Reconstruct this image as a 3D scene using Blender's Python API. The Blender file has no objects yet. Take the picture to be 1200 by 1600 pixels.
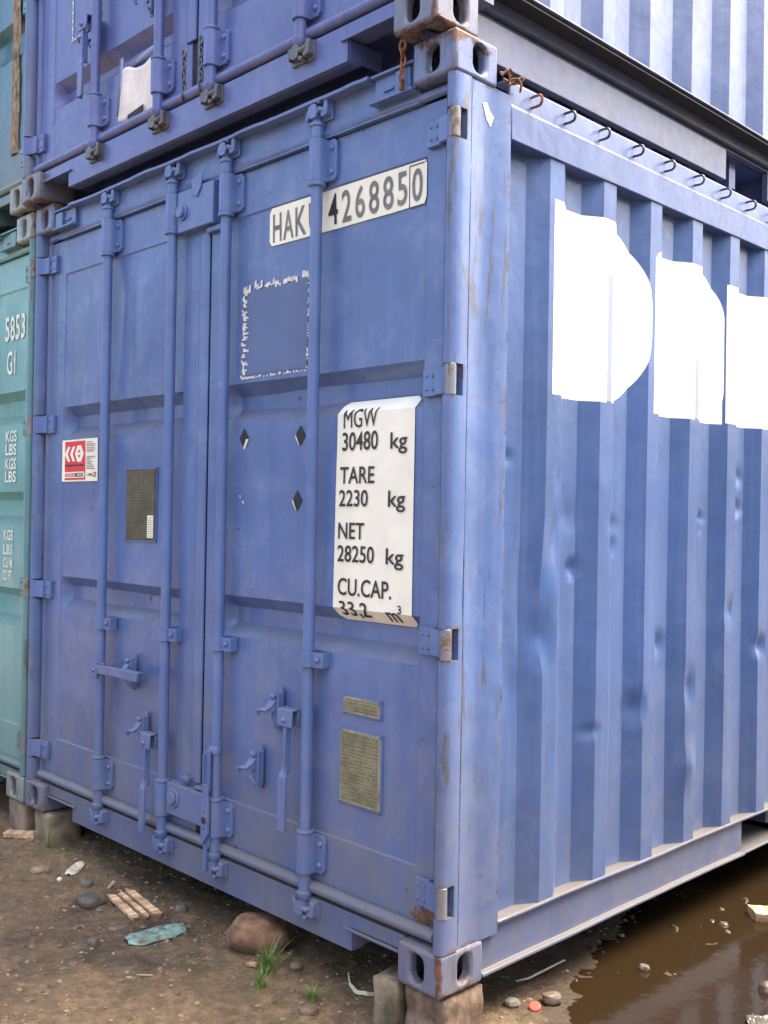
import bpy, bmesh, math, random
from mathutils import Vector, Matrix, noise
R = math.radians
random.seed(7)
sc = bpy.context.scene
C = sc.collection

# ------------------------------------------------------------------ camera
cd = bpy.data.cameras.new('camera'); cam = bpy.data.objects.new('camera', cd); C.objects.link(cam)
cr = Vector((0.70072391, 0.71321674, 0.01754662)); cu = Vector((-0.00955843, -0.01520712, 0.99983868)); cf = Vector((-0.71336851, 0.70077859, 0.00383876))
m = Matrix((cr, cu, -cf)).transposed().to_4x4(); m.translation = Vector((4.25338573, -2.02033220, 1.28381338))
cam.matrix_world = m
cd.sensor_fit = 'VERTICAL'; cd.sensor_height = 24; cd.lens = 23.99
cd.clip_start = 0.05; cd.clip_end = 600
sc.camera = cam
# ------------------------------------------------------------------ sky, sun, exposure
SUN_EL, SUN_AZ = 64, 42      # azimuth measured clockwise from +y
w = bpy.data.worlds.new('World'); sc.world = w; w.use_nodes = True
nt = w.node_tree; nt.nodes.clear()
sky = nt.nodes.new('ShaderNodeTexSky'); sky.sky_type = 'NISHITA'; sky.sun_disc = False
sky.sun_elevation = R(SUN_EL); sky.sun_rotation = R(SUN_AZ); sky.dust_density = 9; sky.air_density = 1.0; sky.ozone_density = .3
bgn = nt.nodes.new('ShaderNodeBackground'); bgn.inputs[1].default_value = 0.15
wo = nt.nodes.new('ShaderNodeOutputWorld')
nt.links.new(sky.outputs[0], bgn.inputs[0]); nt.links.new(bgn.outputs[0], wo.inputs[0])
sd = bpy.data.lights.new('sun', 'SUN'); sd.energy = .4; sd.angle = R(25); sd.color = (1, .965, .9)
so = bpy.data.objects.new('sun', sd); C.objects.link(so)
dirv = Vector((math.sin(R(SUN_AZ)) * math.cos(R(SUN_EL)), math.cos(R(SUN_AZ)) * math.cos(R(SUN_EL)), math.sin(R(SUN_EL))))
so.rotation_euler = dirv.to_track_quat('Z', 'Y').to_euler(); so.location = (8, -6, 10)
sc.view_settings.view_transform = 'Standard'; sc.view_settings.look = 'None'
sc.view_settings.exposure = 2.35; sc.view_settings.gamma = 1

# ------------------------------------------------------------------ helpers
class B:
    def __init__(s): s.bm = bmesh.new()
    def _add(s, vs, fs, mi=0):
        v = [s.bm.verts.new(p) for p in vs]
        for f in fs:
            try:
                q = s.bm.faces.new([v[i] for i in f]); q.material_index = mi
            except ValueError: pass
        return v
    def box(s, x0, x1, y0, y1, z0, z1, mi=0):
        return s._add([(x0,y0,z0),(x1,y0,z0),(x1,y1,z0),(x0,y1,z0),(x0,y0,z1),(x1,y0,z1),(x1,y1,z1),(x0,y1,z1)],
               [(0,3,2,1),(4,5,6,7),(0,1,5,4),(1,2,6,5),(2,3,7,6),(3,0,4,7)], mi)
    def tube(s, pts, r, n=12, mi=0, caps=True):
        pts = [Vector(p) for p in pts]; rs = r if isinstance(r, (list, tuple)) else [r]*len(pts)
        up = None; rings = []
        for i, p in enumerate(pts):
            t = (pts[min(i+1, len(pts)-1)] - pts[max(i-1, 0)])
            if t.length < 1e-9: t = pts[-1]-pts[0]
            t.normalize()
            if up is None:
                up = Vector((0,0,1)) if abs(t.z) < .9 else Vector((1,0,0))
            a = t.cross(up)
            if a.length < 1e-6: a = t.orthogonal()
            a.normalize(); b = a.cross(t).normalized(); up = b
            rings.append([p + (a*math.cos(2*math.pi*k/n) + b*math.sin(2*math.pi*k/n))*rs[i] for k in range(n)])
        vs = [q for rg in rings for q in rg]; fs = []
        for i in range(len(rings)-1):
            for k in range(n):
                fs.append((i*n+k, (i+1)*n+k, (i+1)*n+(k+1)%n, i*n+(k+1)%n))
        if caps:
            fs.append(tuple(range(n))); fs.append(tuple((len(rings)-1)*n+k for k in reversed(range(n))))
        s._add(vs, fs, mi)
    def lathe(s, x, y, prof, n=20, mi=0):      # vertical axis, prof = [(z, r)]
        vs = []; fs = []
        for z, r in prof:
            for k in range(n):
                a = 2*math.pi*k/n; vs.append((x+r*math.cos(a), y+r*math.sin(a), z))
        for i in range(len(prof)-1):
            for k in range(n): fs.append((i*n+k, i*n+(k+1)%n, (i+1)*n+(k+1)%n, (i+1)*n+k))
        fs.append(tuple(reversed(range(n)))); fs.append(tuple((len(prof)-1)*n+k for k in range(n)))
        s._add(vs, fs, mi)
    def prism(s, pts, lo, hi, axis='z', mi=0, flip=False):  # pts 2d; axis z:(x,y) y:(x,z) x:(y,z)
        def P(p, h): return {'z': (p[0],p[1],h), 'y': (p[0],h,p[1]), 'x': (h,p[0],p[1])}[axis]
        n = len(pts); vs = [P(p, lo) for p in pts] + [P(p, hi) for p in pts]
        fs = [tuple(reversed(range(n))), tuple(range(n, 2*n))] + [(i, (i+1)%n, n+(i+1)%n, n+i) for i in range(n)]
        s._add(vs, fs, mi)
    def rivet(s, x, y, z, r=.008, mi=0):       # domed head facing -y
        n = 10; prof = [(0, r), (.55*r, .85*r), (.85*r, .45*r), (.95*r, .01*r)]
        vs = []; fs = []
        for h, q in prof:
            for k in range(n):
                a = 2*math.pi*k/n; vs.append((x+q*math.cos(a), y-h, z+q*math.sin(a)))
        for i in range(3):
            for k in range(n): fs.append((i*n+k, i*n+(k+1)%n, (i+1)*n+(k+1)%n, (i+1)*n+k))
        fs.append(tuple(3*n+k for k in range(n)))
        s._add(vs, fs, mi)
    def torus(s, c, rx, rz, r, nrm, tan, n=14, mm=6, mi=0):
        nrm = Vector(nrm).normalized(); t = Vector(tan).normalized(); u = nrm.cross(t)
        pts = [Vector(c) + t*rx*math.cos(2*math.pi*k/n) + u*rz*math.sin(2*math.pi*k/n) for k in range(n)]
        vs = []; fs = []
        for k in range(n):
            d = (pts[(k+1)%n]-pts[k-1]).normalized(); a = d.cross(nrm)
            for j in range(mm):
                q = 2*math.pi*j/mm; vs.append(pts[k] + a*r*math.cos(q) + nrm*r*math.sin(q))
        for k in range(n):
            for j in range(mm):
                fs.append((k*mm+j, k*mm+(j+1)%mm, ((k+1)%n)*mm+(j+1)%mm, ((k+1)%n)*mm+j))
        s._add(vs, fs, mi)
    def build(s, name, mats, parent=None, bevel=0, ang=32, segs=2, normals=True):
        if normals: bmesh.ops.recalc_face_normals(s.bm, faces=s.bm.faces[:])
        me = bpy.data.meshes.new(name); s.bm.to_mesh(me); s.bm.free()
        me.polygons.foreach_set('use_smooth', [True]*len(me.polygons)); me.set_sharp_from_angle(angle=R(ang))
        for mt in (mats if isinstance(mats, (list, tuple)) else [mats]): me.materials.append(mt)
        o = bpy.data.objects.new(name, me); C.objects.link(o)
        if parent: o.parent = parent
        if bevel:
            b = o.modifiers.new('bevel', 'BEVEL'); b.width = bevel; b.segments = segs; b.limit_method = 'ANGLE'; b.angle_limit = R(35); b.harden_normals = False
        return o

def empty(name, label, cat, loc=(0,0,0), group=None):
    o = bpy.data.objects.new(name, None); C.objects.link(o); o.location = loc; o.empty_display_size = .2
    o['label'] = label; o['category'] = cat
    if group: o['group'] = group
    return o
def tag(o, label, cat, group=None):
    o['label'] = label; o['category'] = cat
    if group: o['group'] = group
    return o
def strip(bm_out, s, x0, x1, z0, z1, yfun, mi=1, bold=0.0, cuts=()):
    """write text s into the rectangle, on the surface y=yfun(x,z)"""
    cv = bpy.data.curves.new('t', 'FONT'); cv.body = s; cv.size = 1; cv.offset = bold; cv.fill_mode = 'FRONT'; cv.resolution_u = 4
    ob = bpy.data.objects.new('t', cv); C.objects.link(ob)
    bpy.context.view_layer.update()
    me = bpy.data.meshes.new_from_object(ob.evaluated_get(bpy.context.evaluated_depsgraph_get()))
    bpy.data.objects.remove(ob); bpy.data.curves.remove(cv)
    t = bmesh.new(); t.from_mesh(me); bpy.data.meshes.remove(me)
    xs = [v.co.x for v in t.verts]; ys = [v.co.y for v in t.verts]
    ax, bx, ay, by = min(xs), max(xs), min(ys), max(ys)
    for v in t.verts:
        v.co = Vector((x0 + (v.co.x-ax)/(bx-ax)*(x1-x0), 0, z0 + (v.co.y-ay)/(by-ay)*(z1-z0)))
    for zc in cuts:
        if z0 < zc < z1:
            bmesh.ops.bisect_plane(t, geom=t.verts[:]+t.edges[:]+t.faces[:], plane_co=(0,0,zc), plane_no=(0,0,1))
    idx = {}
    for v in t.verts: idx[v] = bm_out.verts.new((v.co.x, yfun(v.co.x, v.co.z), v.co.z))
    for f in t.faces:
        try:
            q = bm_out.faces.new([idx[v] for v in f.verts]); q.material_index = mi
            q.normal_update()
            if q.normal.y > 0: q.normal_flip()
        except ValueError: pass
    t.free()
def patch(bm, x0, x1, z0, z1, yfun, mi=0, nx=6, nz=6, cuts=(), r=0, jag=0, seed=0):
    """flat sticker following the surface"""
    zs = sorted(set([z0+(z1-z0)*i/nz for i in range(nz+1)] + [c for c in cuts if z0 < c < z1]))
    rows = []
    for z in zs:
        ins = 0
        if r:
            d = min(z-z0, z1-z)
            if d < r: ins = r - math.sqrt(max(0, r*r-(r-d)**2))
        row = []
        for i in range(nx+1):
            x = x0+ins+(x1-x0-2*ins)*i/nx
            if jag and i in (0, nx): x += (noise.noise(Vector((z*60, seed, i)))*jag)
            row.append(bm.verts.new((x, yfun(x, z), z)))
        rows.append(row)
    for a, b in zip(rows, rows[1:]):
        for i in range(nx):
            q = bm.faces.new((a[i], a[i+1], b[i+1], b[i])); q.material_index = mi
            q.normal_update()
            if q.normal.y > 0: q.normal_flip()

# ------------------------------------------------------------------ materials
class N:
    def __init__(s, name):
        s.m = bpy.data.materials.new(name); s.m.use_nodes = True; s.t = s.m.node_tree; s.t.nodes.clear()
        s.out = s.t.nodes.new('ShaderNodeOutputMaterial'); s.b = s.t.nodes.new('ShaderNodeBsdfPrincipled')
        s.t.links.new(s.b.outputs[0], s.out.inputs[0])
        s.tc = s.t.nodes.new('ShaderNodeTexCoord'); s.obj = s.tc.outputs['Object']
    def n(s, k, **kw):
        x = s.t.nodes.new(k)
        for a, b in kw.items(): setattr(x, a, b)
        return x
    def L(s, a, b): s.t.links.new(a, b)
    def map(s, sc_, loc=(0,0,0), src=None):
        x = s.n('ShaderNodeMapping'); x.inputs['Scale'].default_value = sc_; x.inputs['Location'].default_value = loc
        s.L(src or s.obj, x.inputs[0]); return x.outputs[0]
    def noise(s, scale, detail=4, rough=.55, vec=None, dist=0):
        x = s.n('ShaderNodeTexNoise'); x.inputs['Scale'].default_value = scale; x.inputs['Detail'].default_value = detail
        x.inputs['Roughness'].default_value = rough; x.inputs['Distortion'].default_value = dist
        s.L(vec or s.obj, x.inputs['Vector']); return x.outputs[0]
    def ramp(s, v, lo, hi, a=0., b=1.):
        x = s.n('ShaderNodeMapRange'); x.inputs[1].default_value = lo; x.inputs[2].default_value = hi
        x.inputs[3].default_value = a; x.inputs[4].default_value = b; x.interpolation_type = 'SMOOTHSTEP'; s.L(v, x.inputs[0]); return x.outputs[0]
    def lin(s, v, lo, hi, a=0., b=1.):
        x = s.n('ShaderNodeMapRange'); x.inputs[1].default_value = lo; x.inputs[2].default_value = hi
        x.inputs[3].default_value = a; x.inputs[4].default_value = b; s.L(v, x.inputs[0]); return x.outputs[0]
    def math(s, op, a, b=None, clamp=False):
        x = s.n('ShaderNodeMath', operation=op, use_clamp=clamp)
        for i, v in enumerate((a, b)):
            if v is None: continue
            if isinstance(v, (int, float)): x.inputs[i].default_value = v
            else: s.L(v, x.inputs[i])
        return x.outputs[0]
    def mix(s, f, a, b, mode='MIX'):
        x = s.n('ShaderNodeMix', data_type='RGBA', blend_type=mode)
        for i, v in ((0, f), (6, a), (7, b)):
            if isinstance(v, (int, float)): x.inputs[i].default_value = v
            elif isinstance(v, tuple): x.inputs[i].default_value = (*v, 1) if len(v) == 3 else v
            else: s.L(v, x.inputs[i])
        return x.outputs[2]
    def sep(s, v=None):
        x = s.n('ShaderNodeSeparateXYZ'); s.L(v or s.obj, x.inputs[0]); return x.outputs
    def bump(s, h, strength, dist, prev=None):
        x = s.n('ShaderNodeBump'); x.inputs['Strength'].default_value = strength; x.inputs['Distance'].default_value = dist
        s.L(h, x.inputs['Height'])
        if prev: s.L(prev, x.inputs['Normal'])
        return x.outputs[0]

def paint(name, base, fade=(.21,.28,.44), corner=False, rust=.25, edge=0., dust=.6, grime=.5, rough=.42, white=None, chalk=.25, spot=None):
    k = N(name)
    n1 = k.noise(2.3, 6, .6); n2 = k.noise(34, 5, .65); st = k.noise(1, 5, .6, k.map((26, 26, 1.1)))
    n3 = k.noise(7, 7, .7, dist=.4)
    col = k.mix(k.ramp(n1, .3, .7), tuple(c*.86 for c in base), tuple(c*1.1 for c in base))
    col = k.mix(k.math('MULTIPLY', k.ramp(n3, .42, .75), chalk), col, fade)
    col = k.mix(k.math('MULTIPLY', k.ramp(st, .5, .75), .22), col, tuple(c*.55 for c in base))
    col = k.mix(k.math('MULTIPLY', k.ramp(st, .5, .28), .13), col, fade)
    x, y, z = k.sep()
    if white:
        col = white(k, col, x, y, z, n2)
    # dirt splashed and washed down to the foot
    gz = k.math('MULTIPLY', k.ramp(z, 1.0, .0), k.ramp(n3, .2, .62))
    col = k.mix(k.math('MULTIPLY', gz, grime), col, (.17, .145, .11))
    # thin scratches
    vs = k.n('ShaderNodeTexVoronoi', feature='DISTANCE_TO_EDGE'); vs.inputs['Scale'].default_value = 1.7
    k.L(k.map((3, 3, 9), src=k.obj), vs.inputs['Vector'])
    scr = k.math('MULTIPLY', k.ramp(vs.outputs[0], .004, .0), k.ramp(k.noise(3.1, 2), .55, .65))
    col = k.mix(k.math('MULTIPLY', scr, .35), col, (.4, .42, .48))
    # dust lying on upward faces
    g = k.n('ShaderNodeNewGeometry'); nz = k.sep(g.outputs['Normal'])[2]
    du = k.math('MULTIPLY', k.ramp(nz, .25, .7), k.ramp(n3, .2, .5, .45, 1))
    col = k.mix(k.math('MULTIPLY', du, dust), col, (.115, .10, .076))
    # rust
    rv = k.noise(11, 9, .72, k.map((1, 1, .55)), .6)
    base_rm = None
    rm = k.ramp(rv, .70 - rust*.22, .735 - rust*.22)
    if spot:
        dx = k.math('DIVIDE', k.math('SUBTRACT', x, spot[0]), 1.3); dz = k.math('SUBTRACT', z, spot[2])
        q = k.math('SQRT', k.math('ADD', k.math('MULTIPLY', dx, dx), k.math('MULTIPLY', dz, dz)))
        sm_ = k.math('ADD', k.lin(q, 0, spot[3], .30, 0.), k.noise(16, 8, .75))
        rm = k.math('MAXIMUM', rm, k.ramp(sm_, .64, .68))
    if corner:
        cx_ = k.math('SUBTRACT', x, 2.428); cq = k.math('SQRT', k.math('ADD', k.math('MULTIPLY', cx_, cx_), k.math('MULTIPLY', y, y)))
        cr_ = k.math('ADD', k.lin(cq, 0, .05, .13, 0.), k.noise(1, 8, .7, k.map((30, 30, 7))))
        lo = k.math('ADD', k.lin(z, .0, .03, .16, 0.), k.noise(22, 8, .75))
        hi = k.math('ADD', k.math('MULTIPLY', k.math('GREATER_THAN', z, 2.4), k.lin(k.math('ABSOLUTE', k.math('SUBTRACT', z, 2.59)), .0, .045, .17, .03)), k.noise(22, 8, .75))
        rm = k.math('MAXIMUM', rm, k.ramp(k.math('MAXIMUM', cr_, k.math('MAXIMUM', lo, hi)), .61, .66))
    if edge:
        bv = k.n('ShaderNodeBevel', samples=4); bv.inputs[0].default_value = .022
        dt = k.n('ShaderNodeVectorMath', operation='DOT_PRODUCT'); k.L(bv.outputs[0], dt.inputs[0]); k.L(g.outputs['Normal'], dt.inputs[1])
        em = k.math('MULTIPLY', k.ramp(dt.outputs['Value'], .985, .90), k.ramp(k.noise(24, 8, .75), .64-edge*.12, .68-edge*.12))
        rm = k.math('MAXIMUM', rm, em)
        # dark run marks along the post
        rn = k.math('MULTIPLY', k.ramp(k.noise(1, 8, .75, k.map((34, 34, 4.5))), .545, .60), k.ramp(k.noise(3, 2), .46-edge*.12, .56))
        runs = rn
    rc = k.mix(k.ramp(n2, .35, .65), (.06, .03, .018), (.16, .07, .035))
    if edge: col = k.mix(k.math('MULTIPLY', runs, .8), col, (.085, .075, .06))
    col = k.mix(rm, col, rc)
    # faint stain halo round the rust
    ha = k.math('MULTIPLY', k.ramp(rv, .62 - rust*.22, .72 - rust*.22), .35)
    col = k.mix(ha, col, (.22, .17, .12))
    k.L(col, k.b.inputs['Base Color'])
    ro = k.math('ADD', k.lin(n2, .3, .7, rough-.08, rough+.12), k.math('MULTIPLY', rm, .35), True)
    ro = k.math('ADD', ro, k.math('MULTIPLY', du, .3), True)
    k.L(ro, k.b.inputs['Roughness'])
    h = k.bump(k.noise(5, 3, .5), .35, .012)
    h = k.bump(n2, .22, .002, h)
    h = k.bump(rm, .35, .0015, h)
    k.L(h, k.b.inputs['Normal'])
    k.b.inputs['Specular IOR Level'].default_value = .5
    k.b.inputs['Coat Weight'].default_value = .35; k.b.inputs['Coat Roughness'].default_value = .16; k.L(h, k.b.inputs['Coat Normal'])
    return k.m

def simple(name, col, rough=.6, var=.25, scale=20, metal=0, bump=.2, col2=None, stretch=None, spec=.5, trans=0, alpha=None, bdist=.003):
    k = N(name); v = k.map(stretch) if stretch else k.obj
    n1 = k.noise(scale, 6, .6, v)
    c = k.mix(k.ramp(n1, .3, .7), tuple(q*(1-var) for q in col), col2 or tuple(min(1, q*(1+var)) for q in col))
    k.L(c, k.b.inputs['Base Color']); k.b.inputs['Roughness'].default_value = rough; k.b.inputs['Metallic'].default_value = metal
    k.b.inputs['Specular IOR Level'].default_value = spec
    if trans: k.b.inputs['Transmission Weight'].default_value = trans
    if bump: k.L(k.bump(n1, bump, bdist), k.b.inputs['Normal'])
    return k.m

BLUE = (.078, .142, .345)
def white_letters(k, col, x, y, z, n2):
    def between(v, lo, hi): return k.math('MULTIPLY', k.math('GREATER_THAN', v, lo), k.math('LESS_THAN', v, hi))
    def rect(y0, y1, z0, z1): return k.math('MULTIPLY', between(y, y0, y1), between(z, z0, z1))
    def rbox(y0, y1, z0, z1, r):
        cy, cz, hy, hz = (y0+y1)/2, (z0+z1)/2, (y1-y0)/2-r, (z1-z0)/2-r
        dy = k.math('MAXIMUM', k.math('SUBTRACT', k.math('ABSOLUTE', k.math('SUBTRACT', y, cy)), hy), 0)
        dz = k.math('MAXIMUM', k.math('SUBTRACT', k.math('ABSOLUTE', k.math('SUBTRACT', z, cz)), hz), 0)
        return k.math('LESS_THAN', k.math('SQRT', k.math('ADD', k.math('POWER', dy, 2), k.math('POWER', dz, 2))), r)
    d = k.math('MAXIMUM', rect(.46, .74, 1.655, 2.235), rbox(.46, 1.012, 1.655, 2.235, .255))
    d0 = rect(.748, .776, 1.66, 2.06); e0 = rect(1.305, 1.33, 1.65, 1.86)
    d = k.math('MULTIPLY', d, k.math('SUBTRACT', 1, rect(.748, .776, 1.2, 2.06)))
    e = k.math('MAXIMUM', rect(1.035, 1.53, 1.645, 1.88), rbox(1.03, 1.535, 1.60, 2.195, .17))
    e = k.math('MULTIPLY', e, k.math('GREATER_THAN', z, 1.645))
    e = k.math('MAXIMUM', e, k.math('MULTIPLY', rbox(1.03, 1.36, 1.50, 2.193, .04), k.math('GREATER_THAN', z, 1.645)))
    e = k.math('MULTIPLY', e, k.math('SUBTRACT', 1, rect(1.305, 1.33, 1.2, 1.86)))
    f = rect(1.542, 2.45, 1.65, 2.165)
    g = rect(2.62, 3.2, 1.65, 2.2)
    mk = k.math('MAXIMUM', k.math('MAXIMUM', d, e), k.math('MAXIMUM', f, g))
    chip = k.ramp(n2, .26, .29)
    col = k.mix(k.math('MULTIPLY', k.math('MAXIMUM', d0, e0), .8), col, (.30, .34, .41))
    return k.mix(k.math('MULTIPLY', mk, chip), col, (.86, .86, .81))
blue = paint('blue_paint', BLUE, rust=-.1, dust=.55, grime=.65, chalk=.42, spot=(2.33, .05, .172, .07))
blue_hw = paint('blue_paint_fittings', tuple(c*1.03 for c in BLUE), rust=.12, dust=.6, grime=.35, rough=.45)
blue_side = paint('blue_paint_lettered', (.060, .115, .285), rust=-.25, dust=.5, white=white_letters, grime=.3, chalk=.12, rough=.40)  # same paint as the doors, darkened to stand in for weaker side light
blue_side2 = paint('blue_paint_side', (.095, .145, .31), rust=-.2, dust=.5, chalk=.5, grime=0, rough=.4)
blue_frame = paint('blue_paint_worn_frame', (.080, .138, .32), rust=.16, edge=1.0, dust=.85, chalk=.3)
blue_cast = paint('blue_paint_rusty_casting', (.10, .145, .29), rust=.28, edge=1.1, dust=.5, chalk=.35, corner=True)
blue_rail = paint('blue_paint_rail', (.070, .115, .27), rust=-.05, dust=.85, chalk=.25, grime=.5)
blue_up = paint('blue_paint_upper', (.075, .115, .34), rust=-.1, dust=.5, grime=.1)
blue_dirty = paint('blue_paint_dirty_fittings', (.03, .032, .045), rust=.5, dust=.5, grime=.2, chalk=.3)
teal = paint('teal_paint', (.13, .36, .37), fade=(.35,.5,.48), rust=-.1, chalk=.4, dust=.5)
teal_frame = paint('teal_paint_frame', (.07, .22, .24), fade=(.25,.38,.38), rust=.15, edge=.6, chalk=.3)
teal_pale = paint('pale_teal_frame', (.24, .32, .32), fade=(.38,.42,.40), rust=.5, edge=1.1, chalk=.5)
teal_up = paint('dark_teal_paint', (.03, .135, .20), fade=(.12,.26,.32), rust=.0, chalk=.3)
rusty = simple('rust', (.22, .09, .04), .85, .5, 40, bump=.6, col2=(.34, .17, .09))
rust_pin = paint('worn_hinge_pin', (.17, .19, .23), rust=.86, dust=.2, grime=.1)
rust_pin_old = simple('worn_hinge_pin', (.26, .24, .20), .6, .4, 26, bump=.5, col2=(.30, .15, .08), stretch=(1,1,.5))
rubber = simple('black_rubber', (.02, .02, .024), .7, .3, 20)
seal = paint('painted_rubber_seal', (.095, .14, .27), rust=-.5, dust=.6, grime=.6, rough=.5)
white_st = simple('white_vinyl', (.84, .83, .70), .45, .06, 8, bump=.05)
ink = simple('black_ink', (.025, .025, .03), .5, .2, 20, bump=0)
ink_grey = simple('faded_grey_ink', (.16, .17, .17), .55, .25, 30, bump=0)
red_ink = simple('red_ink', (.62, .035, .045), .45, .12, 8, bump=0)
tape = simple('torn_white_tape', (.62, .62, .58), .7, .3, 60, bump=.4)
holder_m = simple('sticker_residue_grey', (.085, .13, .27), .4, .08, 6, bump=.1)
paper_m = simple('wrinkled_white_paper', (.72, .68, .66), .6, .12, 26, bump=.9, stretch=(1,1,.35), bdist=.01)
cloudy = simple('clear_tape', (.20, .24, .40), .2, .2, 30)
green_txt = simple('cream_lettering', (.72, .75, .66), .6, .12, 30, bump=0)
def plate_mat(name, a, b):
    k = N(name); x, y, z = k.sep()
    row = k.ramp(k.math('SINE', k.math('MULTIPLY', z, 6.2832/.0105)), .0, .35)
    vo = k.n('ShaderNodeTexNoise'); vo.inputs['Scale'].default_value = 1; vo.inputs['Detail'].default_value = 2
    k.L(k.map((240, 1, 95)), vo.inputs['Vector'])
    word = k.ramp(k.noise(1, 1, .5, k.map((26, 1, 95))), .40, .46)
    txt = k.math('MULTIPLY', k.math('MULTIPLY', row, k.ramp(vo.outputs[0], .42, .55)), word)
    n_ = k.noise(9, 7, .7)
    c = k.mix(k.ramp(n_, .3, .7), a, b); c = k.mix(k.math('MULTIPLY', txt, .6), c, tuple(q*.35 for q in a))
    k.L(c, k.b.inputs['Base Color']); k.L(k.lin(n_, .3, .7, .35, .65), k.b.inputs['Roughness']); k.b.inputs['Metallic'].default_value = .3
    k.L(k.bump(txt, .5, .0006), k.b.inputs['Normal']); return k.m
plate_brass = plate_mat('weathered_brass_plate', (.14, .14, .085), (.30, .29, .19))
plate_dark = plate_mat('dark_bronze_plate', (.07, .068, .045), (.15, .14, .09))
plate_edge = simple('plate_rim', (.36, .33, .22), .45, .3, 30, metal=.4)
concrete = simple('concrete', (.10, .075, .045), .92, .35, 9, bump=1, col2=(.30, .24, .15), bdist=.008)
concrete2 = simple('pinkish_concrete', (.10, .065, .04), .92, .4, 9, bump=1, col2=(.31, .22, .155), bdist=.008)

# ------------------------------------------------------------------ door surface
SEAM_T, SEAM_B = 2.289, .31
RECBLUE = [(1.005, .868), (1.722, 1.590)]
RECUP = [(.49, .375), (1.25, 1.13), (2.0, 1.88)]
RECTEAL = [(.925, .75), (1.365, 1.21), (1.825, 1.675)]
def rz_prof(z, recs):
    for t, b in recs:
        if b < z < t:
            if z > t-.04: return .044*(t-z)/.04
            if z < b+.045: return .044*(z-b)/.045
            return .044
    return 0
def rx_prof(x, x0, x1):
    if x <= x0 or x >= x1: return 0
    return min(1, (x-x0)/.03, (x1-x)/.008)
PANELS = [(.19, 1.10), (1.362, 2.296)]
DENTS = []
def yface(x, z, recs=RECBLUE, seed=0):
    y = .05
    for a, b in PANELS:
        if a <= x <= b:
            y += rz_prof(z, recs)*rx_prof(x, a, b)
            if SEAM_B < z < SEAM_T:
                e = min(x-a, b-x, z-SEAM_B, SEAM_T-z)
                y += .005*min(1, e/.006)
                wv = min(1, e/.15)
                y += wv*(.014*noise.noise(Vector((x*2.1+seed, z*1.0, 3.3+seed))) + .0016*noise.noise(Vector((x*6+seed, z*5, 1.3))))
                for (dx, dz, rx, rz_, h) in DENTS:
                    q = ((x-dx)/rx)**2+((z-dz)/rz_)**2
                    if q < 6: y += h*math.exp(-q)*wv
    return y
def grid_vals(lo, hi, step, extra):
    n = max(1, round((hi-lo)/step)); v = [lo+(hi-lo)*i/n for i in range(n+1)]
    v = [q for q in v if all(abs(q-e) > .004 for e in extra if lo < e < hi)]
    return sorted(set(v+[e for e in extra if lo < e < hi]))
def make_door(x0, x1, z0, z1, mats, parent, recs, seed=0, gapside=0, name='door'):
    b = B(); a, c = [p for p in PANELS if p[0] >= x0 and p[1] <= x1][0]
    ex = [a, a+.006, a+.03, c-.008, c-.006, c-.0001, a+.0001]
    ez = [SEAM_B, SEAM_B+.006, SEAM_T-.006, SEAM_T]
    for t, bb in recs: ez += [t, t-.04, bb, bb+.045, t-.02, bb+.0225]
    xs = grid_vals(x0, x1, .02, sorted(set(ex))); zs = grid_vals(z0, z1, .025, ez)
    vs = [(x, yface(x, z, recs, seed), z) for z in zs for x in xs]; nx = len(xs); fs = []
    for i in range(len(zs)-1):
        for j in range(nx-1):
            fs.append((i*nx+j, i*nx+j+1, (i+1)*nx+j+1, (i+1)*nx+j))
    # sides and back, a 45 mm thick leaf
    o = len(vs); vs += [(x0, .1, z0), (x1, .1, z0), (x1, .1, z1), (x0, .1, z1)]
    last = (len(zs)-1)*nx
    fs += [tuple([o, o+1]+[j for j in range(nx-1, -1, -1)]), tuple([o+2, o+3]+[last+j for j in range(nx)]),
           tuple([o+3, o]+[i*nx for i in range(len(zs))]), tuple([o+1, o+2]+[i*nx+nx-1 for i in range(len(zs)-1, -1, -1)]), (o, o+3, o+2, o+1)]
    b._add(vs, fs)
    return b.build(name, mats, parent, ang=28)

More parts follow.
